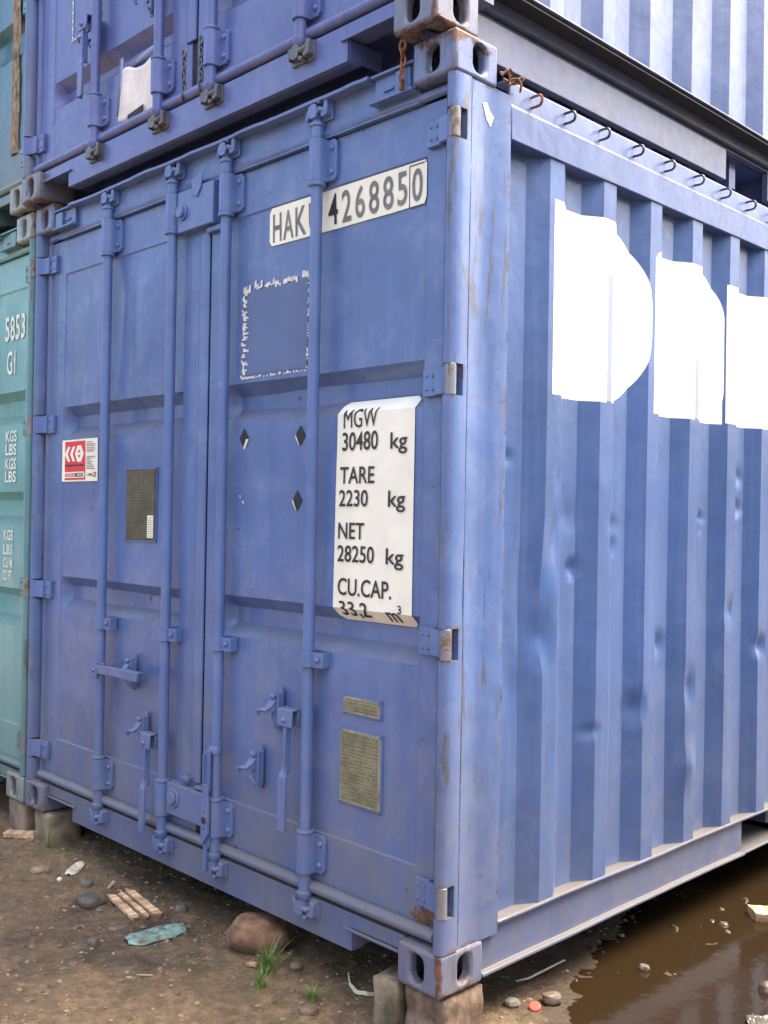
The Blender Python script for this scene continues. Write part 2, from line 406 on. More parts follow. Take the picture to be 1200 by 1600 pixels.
# ------------------------------------------------------------------ corner casting
def stadium(c, hw, hh, n=8):
    pts = []
    for k in range(n+1): a = math.pi*k/n; pts.append((c[0]+hw*math.cos(a), c[1]+(hh-hw)+hw*math.sin(a)))
    for k in range(n+1): a = math.pi+math.pi*k/n; pts.append((c[0]+hw*math.cos(a), c[1]-(hh-hw)+hw*math.sin(a)))
    return pts
def casting(x0, y0, z0, mats, parent, right, front, top):
    W, D_, H = .162, .178, .118; b = B(); bm = b.bm
    V = [bm.verts.new(p) for p in [(x0,y0,z0),(x0+W,y0,z0),(x0+W,y0+D_,z0),(x0,y0+D_,z0),(x0,y0,z0+H),(x0+W,y0,z0+H),(x0+W,y0+D_,z0+H),(x0,y0+D_,z0+H)]]
    def holed(q, f2, loop, depth, mi=0):
        # q: 4 corner verts in order, f2: maps (u,v,d) to 3-D, loop of 2-D points ccw from right
        L = [bm.verts.new(f2(u, v, 0)) for u, v in loop]; L2 = [bm.verts.new(f2(u, v, depth)) for u, v in loop]
        n = len(L); cen = [sum(p[0] for p in loop)/n, sum(p[1] for p in loop)/n]
        # corner order: bottom-right, top-right, top-left, bottom-left
        qs = [0, n//4, n//2, 3*n//4]
        for s_ in range(4):
            lo = qs[s_]; hi = qs[(s_+1) % 4] if s_ < 3 else n
            cv = q[(s_+1) % 4]
            for i in range(lo, hi): bm.faces.new((cv, L[(i+1) % n], L[i % n]))
            bm.faces.new((q[s_], cv, L[lo % n]))
        for i in range(n): bm.faces.new((L[i], L[(i+1) % n], L2[(i+1) % n], L2[i]))
    # order for loops: start at angle 0 => corner lists: BR,TR,TL,BL
    fy = y0 if front else y0+D_; s1 = 1 if front else -1
    fq = (V[1], V[5], V[4], V[0]) if front else (V[2], V[6], V[7], V[3])
    hc = (x0+W-.089 if right else x0+.089, z0+H/2)
    holed(fq, lambda u, v, d: (u, fy+s1*d, v), stadium((hc[0], hc[1]), .0255, .0395), .03)
    sx = x0+W if right else x0; s2 = -1 if right else 1
    sq = (V[2], V[6], V[5], V[1]) if right else (V[3], V[7], V[4], V[0])
    hy = y0+(.101 if front else D_-.101)
    holed(sq, lambda u, v, d: (sx+s2*d, u, v), stadium((hy, z0+H/2), .0255, .0395), .03)
    rest = []
    rest.append((V[3],V[2],V[6],V[7]) if front else (V[0],V[1],V[5],V[4]))
    rest.append((V[0],V[3],V[7],V[4]) if right else (V[1],V[2],V[6],V[5]))
    tq = (V[5], V[6], V[7], V[4]) if top else (V[1], V[2], V[3], V[0]); other = (V[0],V[1],V[2],V[3]) if top else (V[4],V[5],V[6],V[7])
    tz = z0+H if top else z0; s3 = -1 if top else 1
    holed(tq, lambda u, v, d: (u, v, tz+s3*d), [(x0+W/2+.03*math.cos(2*math.pi*k/18), y0+D_/2+.055*math.sin(2*math.pi*k/18)) for k in range(18)], .03)
    rest.append(other)
    for q in rest:
        try: bm.faces.new(q)
        except ValueError: pass
    return b.build('corner_casting', mats, parent, bevel=.011, ang=40, segs=3)

NOTCH = [(.212, .297), (.90, .985), (1.610, 1.695), (2.298, 2.380)]
def corner_post(mats, parent, right, z0=.118, z1=2.473):
    X = (lambda x: x) if right else (lambda x: 2.438-x)
    b = B()
    full = [(2.402, .05), (2.402, .010), (2.408, .003), (2.418, 0), (2.429, .002), (2.436, .009), (2.438, .020), (2.438, .066), (2.433, .073), (2.433, .160), (2.436, .170), (2.436, .240), (2.366, .240), (2.366, .05)]
    cut = [(2.392, .05), (2.4379, .051), (2.438, .066), (2.433, .073), (2.433, .160), (2.436, .170), (2.436, .240), (2.366, .240), (2.366, .049)]
    segs = []; z = z0
    for a, c in NOTCH:
        segs.append((z, a, full)); segs.append((a, c, cut)); z = c
    segs.append((z, z1, full))
    for a, c, pr in segs:
        n = max(1, int((c-a)/.06)); P = [(X(p[0]), p[1]) for p in pr]
        vs = []; fs = []; m_ = len(P)
        for i in range(n+1):
            zz = a+(c-a)*i/n
            for p in P:
                d = .0035*noise.noise(Vector((p[0]*9, p[1]*9, zz*4.3))) if 0 < i < n and p[1] > .06 else 0
                vs.append((p[0]+(d if right else -d), p[1], zz))
        for i in range(n):
            for j in range(m_): fs.append((i*m_+j, i*m_+(j+1) % m_, (i+1)*m_+(j+1) % m_, (i+1)*m_+j))
        fs.append(tuple(range(m_))); fs.append(tuple(n*m_+j for j in range(m_)))
        b._add(vs, fs)
    o = b.build('corner_post', mats, parent, ang=50)
    # weld bead with lumps
    if right:
        w_ = B(); pts = []; rs = []
        for i in range(260):
            zz = z0+.01+(z1-z0-.02)*i/259
            pts.append((X(2.4325), .0745, zz)); rs.append(.0022+.0016*max(0, noise.noise(Vector((zz*70, 2, 1)))))
        w_.tube(pts, rs, 6)
        pts = []; rs = []
        for i in range(260):
            zz = z0+.01+(z1-z0-.02)*i/259
            pts.append((X(2.4325), .165, zz)); rs.append(.0015+.0024*max(0, noise.noise(Vector((zz*55, 7, 4)))))
        w_.tube(pts, rs, 6)
        w_.build('weld_bead', mats, o)
    return o

# ------------------------------------------------------------------ door furniture
def rod(x, mats, parent):
    b = B(); y = .018
    b.lathe(x, y, [(.135, .0185), (2.48, .0185)], 20)
    # lower end journal and cam
    b.lathe(x, y, [(.104, .015), (.112, .020), (.124, .0245), (.132, .0245), (.136, .019), (.176, .0195)], 18)
    b.lathe(x, y, [(2.438, .0195), (2.470, .0195), (2.473, .0245), (2.482, .0245), (2.490, .017), (2.50, .014)], 18)
    for z, s in ((.088, 1), (2.515, -1)):
        b.prism([(x-.022, z-.016*s), (x-.006, z-.024*s), (x+.012, z-.020*s), (x+.018, z+.006*s), (x+.012, z+.02*s), (x-.012, z+.02*s), (x-.024, z+.004*s)], y-.022, y+.006, 'y', mi=1)
        b.tube([(x+.004, y-.012, z+.004*s), (x+.028, y-.016, z-.002*s), (x+.046, y-.010, z+.008*s), (x+.048, y+.006, z+.012*s)], [.010, .0085, .009, .007], 8, mi=1)
        b.tube([(x-.004, y-.014, z), (x-.026, y-.016, z+.012*s), (x-.034, y, z+.012*s)], [.009, .006, .005], 8, mi=1)
    o = b.build('locking_rod', mats, parent, ang=40)
    return o
def keeper(x, top, mats, parent):
    z = 2.515 if top else .088; s = -1 if top else 1; b = B()
    b.box(x-.045, x+.06, .022, .032, z-.03, z+.028)
    b.prism([(x+.030, z-.024), (x+.058, z-.020), (x+.060, z+.024), (x+.044, z+.030), (x+.040, z+.006), (x+.028, z-.004)], .001, .024, 'y')
    b.prism([(x-.046, z+.018*s), (x-.034, z+.022*s), (x-.030, z-.006*s), (x-.040, z-.018*s)], .004, .024, 'y')
    b.tube([(x+.02, .03, z-.026*s), (x+.022, -.004, z-.026*s)], .008, 8)
    return b.build('cam_keeper', mats, parent, bevel=.003)
def sleeve(x, z0, z1, mats, parent, collar_low):
    b = B(); y = .018
    b.prism([(x-.025, y-.004), (x-.020, y-.018), (x-.008, y-.0265), (x+.010, y-.0265), (x+.021, y-.016), (x+.026, y+.004), (x+.028, y+.022), (x-.025, y+.032)], z0, z1, 'z')
    zc = z0-.006 if collar_low else z1
    b.lathe(x, y, [(z0-.014, .026), (z0-.012, .0285), (z0-.001, .0285), (z0, .025)] if collar_low else [(z1, .025), (z1+.002, .0285), (z1+.01, .0285), (z1+.013, .022)], 20)
    b.prism([(x+.024, z0+.002), (x+.056, z0+.002), (x+.066, z0+.014), (x+.066, z1-.014), (x+.056, z1-.002), (x+.024, z1-.002)], .037, .0498, 'y')
    b.rivet(x+.047, .037, z0+.028, .0105); b.rivet(x+.047, .037, z1-.028, .0105)
    b.rivet(x-.0215, y-.012, z0+.022, .004); b.rivet(x-.0215, y-.012, z1-.022, .004)
    return b.build('rod_sleeve', mats, parent, ang=35, bevel=.0015)
def guide(x, z, mats, parent):
    b = B(); y = .018; r = .0265; h = .023
    pts = [(x+math.cos(a)*r, y+math.sin(a)*r) for a in [math.pi*.9+i*(1.2*math.pi)/10 for i in range(11)]]
    outer = pts; inner = [(x+math.cos(a)*.0205, y+math.sin(a)*.0205) for a in [math.pi*.9+i*(1.2*math.pi)/10 for i in range(11)]]
    b.prism(outer+list(reversed(inner)), z-h, z+h, 'z')
    b.prism([(x+r-.004, y-.006), (x+.062, .018), (x+.064, .022), (x+.064, .028), (x+r-.004, y+.004)], z-h, z+h, 'z')
    b.prism([(x-.027, y), (x-.021, y), (x-.021, .05), (x-.027, .05)], z-h, z+h, 'z')
    b.box(x+.048, x+.064, .026, .05, z-h, z+h)
    b.rivet(x+.046, .013, z+.002, .010)
    b.rivet(x-.0255, y, z, .004)
    return b.build('rod_guide', mats, parent, ang=35, bevel=.0012)
def catch(x, z, mats, parent, rusty_=False):
    # z = middle; plate 0.13 high, hook flap turned to the left
    b = B()
    b.prism([(x-.012, z-.066), (x+.020, z-.066), (x+.026, z-.05), (x+.026, z+.058), (x+.018, z+.07), (x-.004, z+.07), (x-.016, z+.056), (x-.016, z-.052)], .0375, .044, 'y')
    b.box(x+.019, x+.025, .020, .0385, z-.058, z+.055)
    b.tube([(x, .042, z+.045), (x, .018, z+.045)], .008, 10); b.rivet(x, .020, z+.045, .0125)
    b._add([(x-.014, .018, z+.035), (x+.016, .018, z+.035), (x+.006, .008, z+.012), (x-.022, .004, z+.008), (x-.016, .0, z-.004), (x-.052, -.008, z-.002),
            (x-.014, .024, z+.035), (x+.016, .024, z+.035), (x+.008, .014, z+.008), (x-.020, .010, z+.002), (x-.014, .006, z-.010), (x-.052, -.002, z-.010)],
           [(0,1,2,3),(3,2,4,5),(6,9,8,7),(9,11,10,8),(0,3,9,6),(3,5,11,9),(1,7,8,2),(2,8,10,4),(4,10,11,5),(0,6,7,1)])
    b.tube([(x-.052, -.006, z-.004), (x-.050, .004, z-.020)], .006, 8)
    b.tube([(x-.014, .03, z-.01), (x-.002, .012, z-.03), (x+.010, .022, z-.05)], .006, 8)
    b.rivet(x+.002, .037, z-.052, .010)
    return b.build('handle_catch', mats, parent, ang=30, bevel=.001)
def lever(x, z0, z1, zb, mats, parent):
    """hanging handle: z0 top, zb bend, z1 bottom"""
    b = B()
    b.prism([(x-.010, z0), (x+.010, z0), (x+.008, zb+.03), (x-.004, zb+.03)], -.012, -.002, 'y')
    b.box(x+.006, x+.011, -.018, .008, zb+.01, z0-.01)
    b._add([(x-.006, -.012, zb+.035), (x+.010, -.012, zb+.035), (x+.018, -.022, zb), (x-.018, -.022, zb), (x-.006, -.002, zb+.035), (x+.010, -.002, zb+.035), (x+.018, -.012, zb), (x-.018, -.012, zb)],
           [(0,1,2,3),(4,7,6,5),(0,3,7,4),(1,5,6,2),(0,4,5,1),(3,2,6,7)])
    b.box(x-.0179, x+.0179, -.0221, -.0119, z1, zb)
    b.box(x-.018, x-.013, -.012, .002, z1, zb-.002)
    o = b.build('rod_handle', mats, parent, ang=30, bevel=.002)
    return o
def hub(x, z, mats, parent, rx):
    b = B(); s = 1 if rx > x else -1
    b.box(x-.034, x+.034, -.016, -.008, z-.026, z+.03)
    b.box(x-.036, x+.034, -.008, .022, z+.024, z+.031)
    b.box(x-.034, x+.034, .010, .018, z-.026, z+.024)
    b.rivet(x-.004, -.016, z-.004, .010)
    return b.build('handle_hub', mats, parent, ang=30, bevel=.004)
def hinge(z0, z1, mats, parent, right):
    X = (lambda x: x) if right else (lambda x: 2.438-x)
    def bx(b, x0, x1, *a, mi=0):
        p, q = sorted((X(x0), X(x1))); b.box(p, q, *a, mi=mi)
    b = B(); zz0, zz1 = z0+.006, z1-.006
    bx(b, 2.306, 2.362, .034, .0495, zz0-.002, zz1+.002)
    P = [(2.355, .026), (2.392, .022), (2.408, .008), (2.414, .004), (2.418, .012), (2.404, .030), (2.392, .036), (2.355, .040)]
    b.prism([(X(p[0]), p[1]) for p in P], zz0, zz1, 'z')
    for zc in (zz0+.018, zz1-.018):
        b.rivet(X(2.345), .034, zc, .006)
        b.rivet(X(2.322), .034, zc, .005)
    o = b.build('hinge', mats, parent, ang=35, bevel=.002)
    c = B(); c.lathe(X(2.424), .017, [(z0-.0005, .013), (z0+.002, .0155), (z1-.002, .0155), (z1+.0005, .013)], 16)
    c.build('hinge_pin', rust_pin if right else mats, o)
    return o

def door_set(root, M, recs=RECBLUE, seed=0, variant=False):
    L_ = make_door(.075, 1.228, .160, 2.432, M['door'], root, recs, seed)
    Rr = make_door(1.263, 2.364, .160, 2.432, M['door'], root, recs, seed+5)
    dz = root['_rods'] if '_rods' in root else 0
    for x, d in ((.600, L_), (1.060, L_), (1.390, Rr), (1.860, Rr)):
        rod(x, [M['hw'], M['cam']], d)
        sleeve(x, .190, .310, M['hw'], d, False); sleeve(x, 2.302, 2.432, M['hw'], d, True)
        guide(x, .842, M['hw'], d)
        keeper(x, True, M['keep'], root); keeper(x, False, M['keep'], root)
    if variant:
        hub(.548, .606, M['hw'], L_, .6); lever(.546, .585, .315, .44, M['hw'], L_)
        catch(.545, .570, M['hw'], L_); catch(.975, .575, M['hw'], L_)
    # handles as in the photograph
    if not variant:
        b = B()   # short handle swung horizontal on the first rod
        b.box(.578, .62, -.012, -.002, .632, .692); b.box(.578, .66, -.002, .012, .684, .692); b.rivet(.60, -.012, .660, .009)
        b._add([(.61, -.010, .684), (.84, -.014, .690), (.84, -.014, .655), (.61, -.010, .648), (.61, -.002, .684), (.84, -.006, .690), (.84, -.006, .655), (.61, -.002, .648)],
               [(0,1,2,3),(4,7,6,5),(0,4,5,1),(3,2,6,7),(1,5,6,2),(0,3,7,4)])
        b.box(.80, .94, -.024, -.0142, .655, .690); b.box(.80, .942, -.0141, .0, .685, .691)
        b.build('rod_handle', M['hw'], L_, bevel=.002)
        hub(.985, .445, M['hw'], L_, 1.06); lever(.981, .425, .115, .272, M['hw'], L_)
        hub(1.790, .652, M['hw'], Rr, 1.86); lever(1.786, .63, .305, .47, M['hw'], Rr)
        lv = B(); x = 1.386      # handle hanging in front of the third rod
        lv.lathe(x, .016, [(.47, .024), (.49, .0235), (.498, .019)], 14)
        lv.box(x-.013, x+.011, -.016, -.008, .36, .482); lv.box(x-.016, x-.011, -.026, -.004, .34, .47)
        lv.prism([(x-.012, .37), (x+.010, .37), (x+.020, .30), (x+.018, .205), (x-.010, .165), (x-.020, .19), (x-.020, .31)], -.026, -.016, 'y')
        lv.box(x-.018, x-.004, -.0158, -.006, .075, .37); lv.tube([(x-.002, -.03, .25), (x-.002, -.014, .25)], .011, 12, mi=1)
        lv.rivet(x-.002, -.0262, .28, .003, mi=1); lv.rivet(x-.002, -.0262, .222, .003, mi=1)
        lv.build('rod_handle', [M['hw'], rubber], Rr, bevel=.0015)
        catch(.800, .672, M['hw'], L_); catch(.893, .465, M['hw'], L_)
        catch(1.688, .660, M['hw'], Rr); catch(1.590, .458, M['hw'], Rr)
    # lock boxes on the meeting edge
    if not variant:
      lb = B(); lb.box(1.094, 1.325, .012, .0505, .205, .318)
      lb.tube([(1.141, .0125, .268), (1.141, .006, .268)], .036, 22); lb.tube([(1.141, .007, .268), (1.141, -.004, .268)], .024, 18)
      lb.box(1.17, 1.215, .02, .049, .336, .352); lb.box(1.255, 1.345, .02, .049, .322, .334)
      lb.build('lock_plate', M['hw'], L_, bevel=.003)
    tb = B(); tb.box(1.098, 1.318, .012, .0505, 2.285, 2.432)
    tb.tube([(1.135, .0125, 2.352), (1.135, .004, 2.352)], .028, 22); tb.tube([(1.135, .005, 2.352), (1.135, -.008, 2.352)], .020, 18)
    tb.box(1.255, 1.345, .03, .049, 2.262, 2.282); tb.prism([(1.19, 2.46), (1.26, 2.47), (1.25, 2.42), (1.225, 2.39), (1.20, 2.40)], .006, .0118, 'y')
    tb.build('lock_plate', M['hw'], L_, bevel=.003)
    # seals
    g = B()
    g.tube([(.07, .040, .146)] + [(.07+2.31*i/24, .038+.002*noise.noise(Vector((i*.9, 1, seed))), .146+.003*noise.noise(Vector((i*.7, 5, seed)))) for i in range(1, 24)] + [(2.385, .040, .146)], .019, 12)
    g.build('door_seal', M['seal'], root); g = B()
    g.tube([(.07, .045, 2.452)] + [(.07+2.31*i/24, .042+.003*noise.noise(Vector((i*.9, 3, seed))), 2.452+.004*noise.noise(Vector((i*.8, 9, seed)))) for i in range(1, 24)] + [(2.385, .045, 2.452)], .0135, 10)
    g.build('door_seal', M['door'], root)
    c = B(); c.prism([(1.196, .05), (1.200, .044), (1.21, .041), (1.246, .041), (1.256, .044), (1.258, .05)], .335, 2.27, 'z')
    c.box(1.229, 1.262, .056, .09, .16, 2.43, mi=1)
    c.build('meeting_seal', [M['door'], rubber], L_, bevel=.002)
    e = B(); e.box(2.365, 2.4, .052, .095, .15, 2.44); e.build('edge_seal', rubber, root)
    e = B(); e.box(.046, .0755, .052, .095, .15, 2.44, mi=0)
    e.prism([(.055, .052), (.058, .038), (.068, .036), (.074, .052)], .16, 2.43, 'z', mi=1)
    e.prism([(.105, .0505), (.108, .046), (.118, .046), (.121, .0505)], .17, 2.42, 'z', mi=1)
    e.build('edge_seal', [rubber, M['seal']], root)
    for a, c_ in NOTCH:
        hinge(a, c_, M['hw'], Rr, True); hinge(a, c_, M['hw'], L_, False)
    return L_, Rr

# ------------------------------------------------------------------ side wall
SIDE_DENTS = [(.42,1.06,.05,.15,-.014),(.50,1.22,.045,.11,-.017),(.60,1.30,.06,.06,-.007),(.63,1.13,.03,.03,-.014),(.30,1.46,.03,.02,-.010),(.44,.93,.04,.07,-.016),(.52,1.40,.03,.06,-.012),
  (.83,1.27,.05,.03,-.012),(.83,1.20,.04,.03,-.012),(.97,.66,.035,.05,-.015),(.70,.62,.035,.02,-.010),(1.15,.86,.04,.04,-.014),(1.30,.70,.03,.06,-.012),(1.40,1.30,.05,.02,-.016),(1.40,1.26,.03,.02,-.010),
  (1.70,1.34,.05,.03,-.018),(1.72,1.46,.03,.03,-.012),(1.60,.95,.04,.05,-.012),(1.85,.80,.04,.04,-.018),(1.30,.42,.05,.08,.012),(1.95,1.2,.04,.05,-.015),(.33,.80,.05,.10,-.006)]
def side_wall(zb, zt, mats, parent, right=True, dents=(), nz=110, shift=0.):
    X = (lambda x: x) if right else (lambda x: 2.438-x)
    prof = [(.236, 1)]
    s = .435+shift
    while s-.066 < .24: s += .279
    f = .005
    while s+.07 < 5.8:
        prof += [(s-.066, 1), (s-.034, .515), (s, 0), (s+.035, 0), (s+.07, 0), (s+.103, .5), (s+.136, 1), (s+.165, 1), (s+.19, 1)]
        s += .279
    prof += [(5.82, 1)]
    pr = []
    for p in prof:
        if pr and nz > 80 and p[0] < 2.6:
            a = pr[-1]; m_ = max(1, math.ceil((p[0]-a[0])/.0125))
            for q in range(1, m_): pr.append((a[0]+(p[0]-a[0])*q/m_, a[1]+(p[1]-a[1])*q/m_))
        if not pr or p[0] > pr[-1][0]+.001: pr.append(p)
    b = B(); vs = []; fs = []; n = len(pr)
    for i in range(nz+1):
        z = zb+(zt-zb)*i/nz
        for y, d in pr:
            x = 2.432-.040*d; yy = y
            x += .0025*noise.noise(Vector((y*3, z*1.4, 2)))*(1 if y < 3 else .3)
            for (dy, dz, ry, rz_, h) in dents:
                q = ((y-dy)/ry)**2+((z-dz)/rz_)**2
                if q < 3: g_ = h*1.15*max(0, 1-math.sqrt(q)*.62)**1.5; x += g_; yy += .4*g_
            vs.append((X(x), yy, z))
    for i in range(nz):
        for j in range(n-1): fs.append((i*n+j, i*n+j+1, (i+1)*n+j+1, (i+1)*n+j))
    b._add(vs, fs)
    bmesh.ops.recalc_face_normals(b.bm, faces=b.bm.faces[:])
    o = b.build('side_wall', mats, parent, ang=24, normals=False)
    return o

def rail(profile, y0, y1, name, mats, parent, n=40, jit=0., right=True, bevel=.0025):
    """profile: closed list of (x, z); extruded along y"""
    X = (lambda x: x) if right else (lambda x: 2.438-x)
    b = B(); vs = []; fs = []; m_ = len(profile)
    for i in range(n+1):
        y = y0+(y1-y0)*i/n
        for x, z in profile:
            vs.append((X(x+(jit*noise.noise(Vector((y*3.1, z*8, 1))) if x > 2.40 else 0)), y, z+(jit*noise.noise(Vector((y*2.7, 4, z*9))) if x > 2.40 else 0)))
    for i in range(n):
        for j in range(m_): fs.append((i*m_+j, i*m_+(j+1) % m_, (i+1)*m_+(j+1) % m_, (i+1)*m_+j))
    fs += [tuple(range(m_)), tuple(n*m_+j for j in range(m_))]
    b._add(vs, fs)
    return b.build(name, mats, parent, bevel=bevel, ang=40)

def container(name, label, loc, M, kind):
    root = empty(name, label, 'shipping container', loc, 'shipping containers stacked two high')
    upper = kind in ('blue_top', 'teal_top'); tealk = kind.startswith('teal')
    recs = RECTEAL if tealk else (RECUP if upper else RECBLUE)
    L_, Rr = door_set(root, M, recs, {'blue': 0, 'blue_top': 11, 'teal': 21, 'teal_top': 31}[kind], upper)
    for fr in (True, False):
        y = 0 if fr else 6.058-.178
        for tp in (True, False):
            for rt in (True, False):
                if not fr and not rt: continue
                casting(2.276 if rt else 0, y, 2.473 if tp else 0, M['cast'], root, rt, fr, tp)
    corner_post(M['frame'], root, True); corner_post(M['frame'], root, False)
    for rt in (True, False):   # rear posts
        b = B(); x0 = 2.37 if rt else .005
        b.box(x0, x0+.063, 5.82, 6.05, .118, 2.473); b.build('corner_post', M['frame'], root, bevel=.004)
    # door sill with the two fork cut-outs, folded upstand above it
    b = B()
    b.prism([(.163, .118), (2.275, .118), (2.275, .076), (2.062, .076), (2.062, .008), (.372, .008), (.372, .076), (.163, .076)], .030, .040, 'y')
    b.box(.372, 2.062, .0405, .085, .008, .014); b.box(.172, .37, .0405, .10, .077, .082); b.box(2.063, 2.27, .0405, .10, .077, .082)
    b.box(2.057, 2.062, .0405, .17, .0145, .0755); b.box(.372, .377, .0405, .17, .0145, .0755)
    b.box(.165, 2.273, .0405, .11, .112, .1175)
    b.box(2.040, 2.274, .020, .0295, .068, .076); b.box(.164, .40, .020, .0295, .068, .076)
    b.build('door_sill', M['sill'], root, bevel=.002)
    # header with wavy drip lip
    b = B(); b.prism([(.163, 2.436), (2.275, 2.436), (2.275, 2.545), (.163, 2.545)], .033, .06, 'y')
    b.box(.163, 2.275, .0605, .11, 2.436, 2.545)
    vs = []; n = 60
    for i in range(n+1):
        x = .30+1.80*i/n; dz = .006*noise.noise(Vector((x*5, 2, loc[0])))+.003*noise.noise(Vector((x*17, 6, loc[0])))
        dy = .006*noise.noise(Vector((x*4, 9, loc[0])))
        vs += [(x, .032, 2.538+dz), (x, -.006+dy, 2.540+dz), (x, -.004+dy, 2.552+dz), (x, .05, 2.556+dz)]
    fs = []
    for i in range(n):
        for j in range(4): fs.append((i*4+j, i*4+(j+1) % 4, (i+1)*4+(j+1) % 4, (i+1)*4+j))
    fs += [(0, 1, 2, 3), tuple(n*4+j for j in range(4))]
    b._add(vs, fs, 1)
    for X in ((lambda x: x), (lambda x: 2.438-x)):   # lashing brackets beside the castings
        def bx(x0, x1, *a):
            p, q = sorted((X(x0), X(x1))); b.box(p, q, *a)
        bx(2.105, 2.2755, -.002, .032, 2.466, 2.474); bx(2.105, 2.2755, .004, .032, 2.543, 2.551)
        bx(2.112, 2.274, .018, .0325, 2.4745, 2.5425); bx(2.205, 2.262, .006, .0175, 2.476, 2.536); bx(2.15, 2.19, .012, .0175, 2.496, 2.504)
    b.build('door_header', [M['hw'], M['keep']], root, bevel=.0015)
    # roof, floor, rear wall
    b = B(); n = 22
    for i in range(n):
        y = .2+5.6*i/n; b.box(.30, 2.14, y+.03, y+.18, 2.4945, 2.509)
    b.box(.05, 2.39, .11, 6.0, 2.475, 2.494)
    b.build('roof', M['side'], root, bevel=0)
    b = B(); b.box(.06, 2.33, .11, 6.0, .125, .150)
    for i in range(18):
        y = .3+i*.31; b.box(.07, 2.32, y, y+.05, .02, .124)
    b.build('underframe', M['sill'], root)
    b = B(); b.box(.07, 2.365, 5.97, 6.03, .03, 2.56); b.build('rear_wall', M['side'], root)
    b = B(); b.box(.08, 2.36, .12, .135, .152, 2.474); b.build('door_lining', rubber, root)
    # side rails and walls
    for rt in (True, False):
        dz = .05 if upper else 0
        wm = M['side']
        if rt and not tealk:
            side_wall(.145+dz, 2.352, wm, root, True, SIDE_DENTS if kind == 'blue' else [(1.95, .62, .03, .06, -.015)], 170 if kind == 'blue' else 60, 0. if kind == 'blue' else .07)
        else:
            side_wall(.145+dz, 2.352, wm, root, rt, (), 2)
        top = [(2.428, 2.349), (2.438, 2.351), (2.438, 2.446), (2.430, 2.452), (2.427, 2.520), (2.420, 2.527), (2.37, 2.529), (2.37, 2.522), (2.418, 2.516), (2.421, 2.45), (2.431, 2.443), (2.431, 2.356), (2.385, 2.352), (2.385, 2.346)]
        rail(top, .241 if rt else .241, 5.815, 'top_rail', M['rail'], root, 50, .0015, rt)
        if upper:
            bot = [(2.36, .206), (2.433, .206), (2.437, .202), (2.437, .197), (2.374, .190), (2.372, .150), (2.350, .142), (2.350, .134), (2.366, .130), (2.366, .126), (2.335, .126), (2.335, .20)]
            rail(bot, .241, 5.815, 'bottom_rail', M['rail'], root, 50, .001, rt)
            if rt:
                p = B(); p.box(2.376, 2.431, .242, 5.81, .1835, .1885); p.build('shade_strip', rubber, root)  # added black strip painting the shade under the rail lip
                p = B(); p.box(2.352, 2.360, .242, 5.81, .1315, .1365); p.build('shade_strip', rubber, root)  # second added strip, shade painted into the groove
            for a, c_ in ((.179, 1.735), (2.09, 3.94), (4.30, 5.878)):
                rail([(2.340, .1255), (2.3665, .1255), (2.366, .008), (2.340, .008)], a, c_, 'bottom_rail_web', M['rail'], root, 30, .002, rt)
        else:
            segs_ = [(.179, 1.735), (2.09, 3.94), (4.30, 5.878)]
            fr_ = .0
            topp = [(2.34, .152), (2.434, .152), (2.438, .148), (2.436, .140), (2.430, .140), (2.430, .146), (2.34, .146)]
            rail(topp, .242, 5.815, 'bottom_rail', M['rail'], root, 60, .0035, rt)
            wb = [(2.418, .1395), (2.423, .1395), (2.421, .022), (2.438, .020), (2.438, .010), (2.416, .010)]
            for a, c_ in segs_: rail(wb, a, c_, 'bottom_rail_web', M['rail'], root, 24, .003, rt)
            if rt:
                lo_ = [(2.25, .022), (2.436, .020), (2.436, .011), (2.25, .013)]
                for a, c_ in ((1.736, 2.089), (3.941, 4.299)):
                    rail(lo_, a, c_, 'fork_pocket', M['rail'], root, 6, .001, True)
    return root, L_, Rr

MB = dict(door=blue, hw=blue_hw, keep=blue_hw, frame=blue_frame, cast=blue_cast, sill=blue_rail, seal=seal, cam=blue_hw, side=blue_side, rail=blue_rail)
MU = dict(door=blue_up, hw=blue_up, keep=blue_dirty, frame=blue_frame, cast=blue_cast, sill=blue_up, seal=blue_up, cam=blue_dirty, side=blue_side2, rail=blue_rail)
MT = dict(door=teal, hw=teal_frame, keep=teal_frame, frame=teal_frame, cam=teal_frame, cast=teal_pale, sill=teal_frame, seal=teal_frame, side=teal, rail=teal_frame)
MTU = dict(door=teal_up, hw=teal_frame, keep=teal_frame, frame=teal_frame, cam=teal_frame, cast=teal_pale, sill=teal_up, seal=teal_frame, side=teal_up, rail=teal_frame)

DENTS[:] = [(.83, 2.02, .07, .35, -.016), (.62, 2.05, .05, .3, .010), (1.05, 2.05, .05, .3, .012), (.36, 2.0, .13, .3, -.007), (1.60, 1.35, .2, .3, .006), (2.05, 2.0, .25, .2, .006)]
blue_root, bL, bR = container('shipping_container', 'blue container at the bottom right with the white weight sticker and painted white side letters', (0, 0, 0), MB, 'blue')
DENTS[:] = []
up_root, uL, uR = container('shipping_container', 'blue container stacked on top, with paper taped on its door', (-.022, -.058, 2.598), MU, 'blue_top')
te_root, tL, tR = container('shipping_container', 'pale teal container at the bottom left with cream stencilled weights', (-2.466, 0, 0), MT, 'teal')
tu_root, tuL, tuR = container('shipping_container', 'dark teal container at the upper left with a rusty strip beside its hinges', (-2.475, -.03, 2.598), MTU, 'teal_top')

# the lane's other side, out of the picture to the right: its container shades and mirrors in the near one
container('shipping_container', 'dark teal container standing across the lane, outside the picture on the right', (6.35, -.6, 0), MTU, 'teal')
container('shipping_container', 'unseen dark teal container added to block skylight, on top of the one across the lane, outside the picture', (6.33, -.62, 2.598), MTU, 'teal_top')  # upper container added to keep skylight off the near side wall
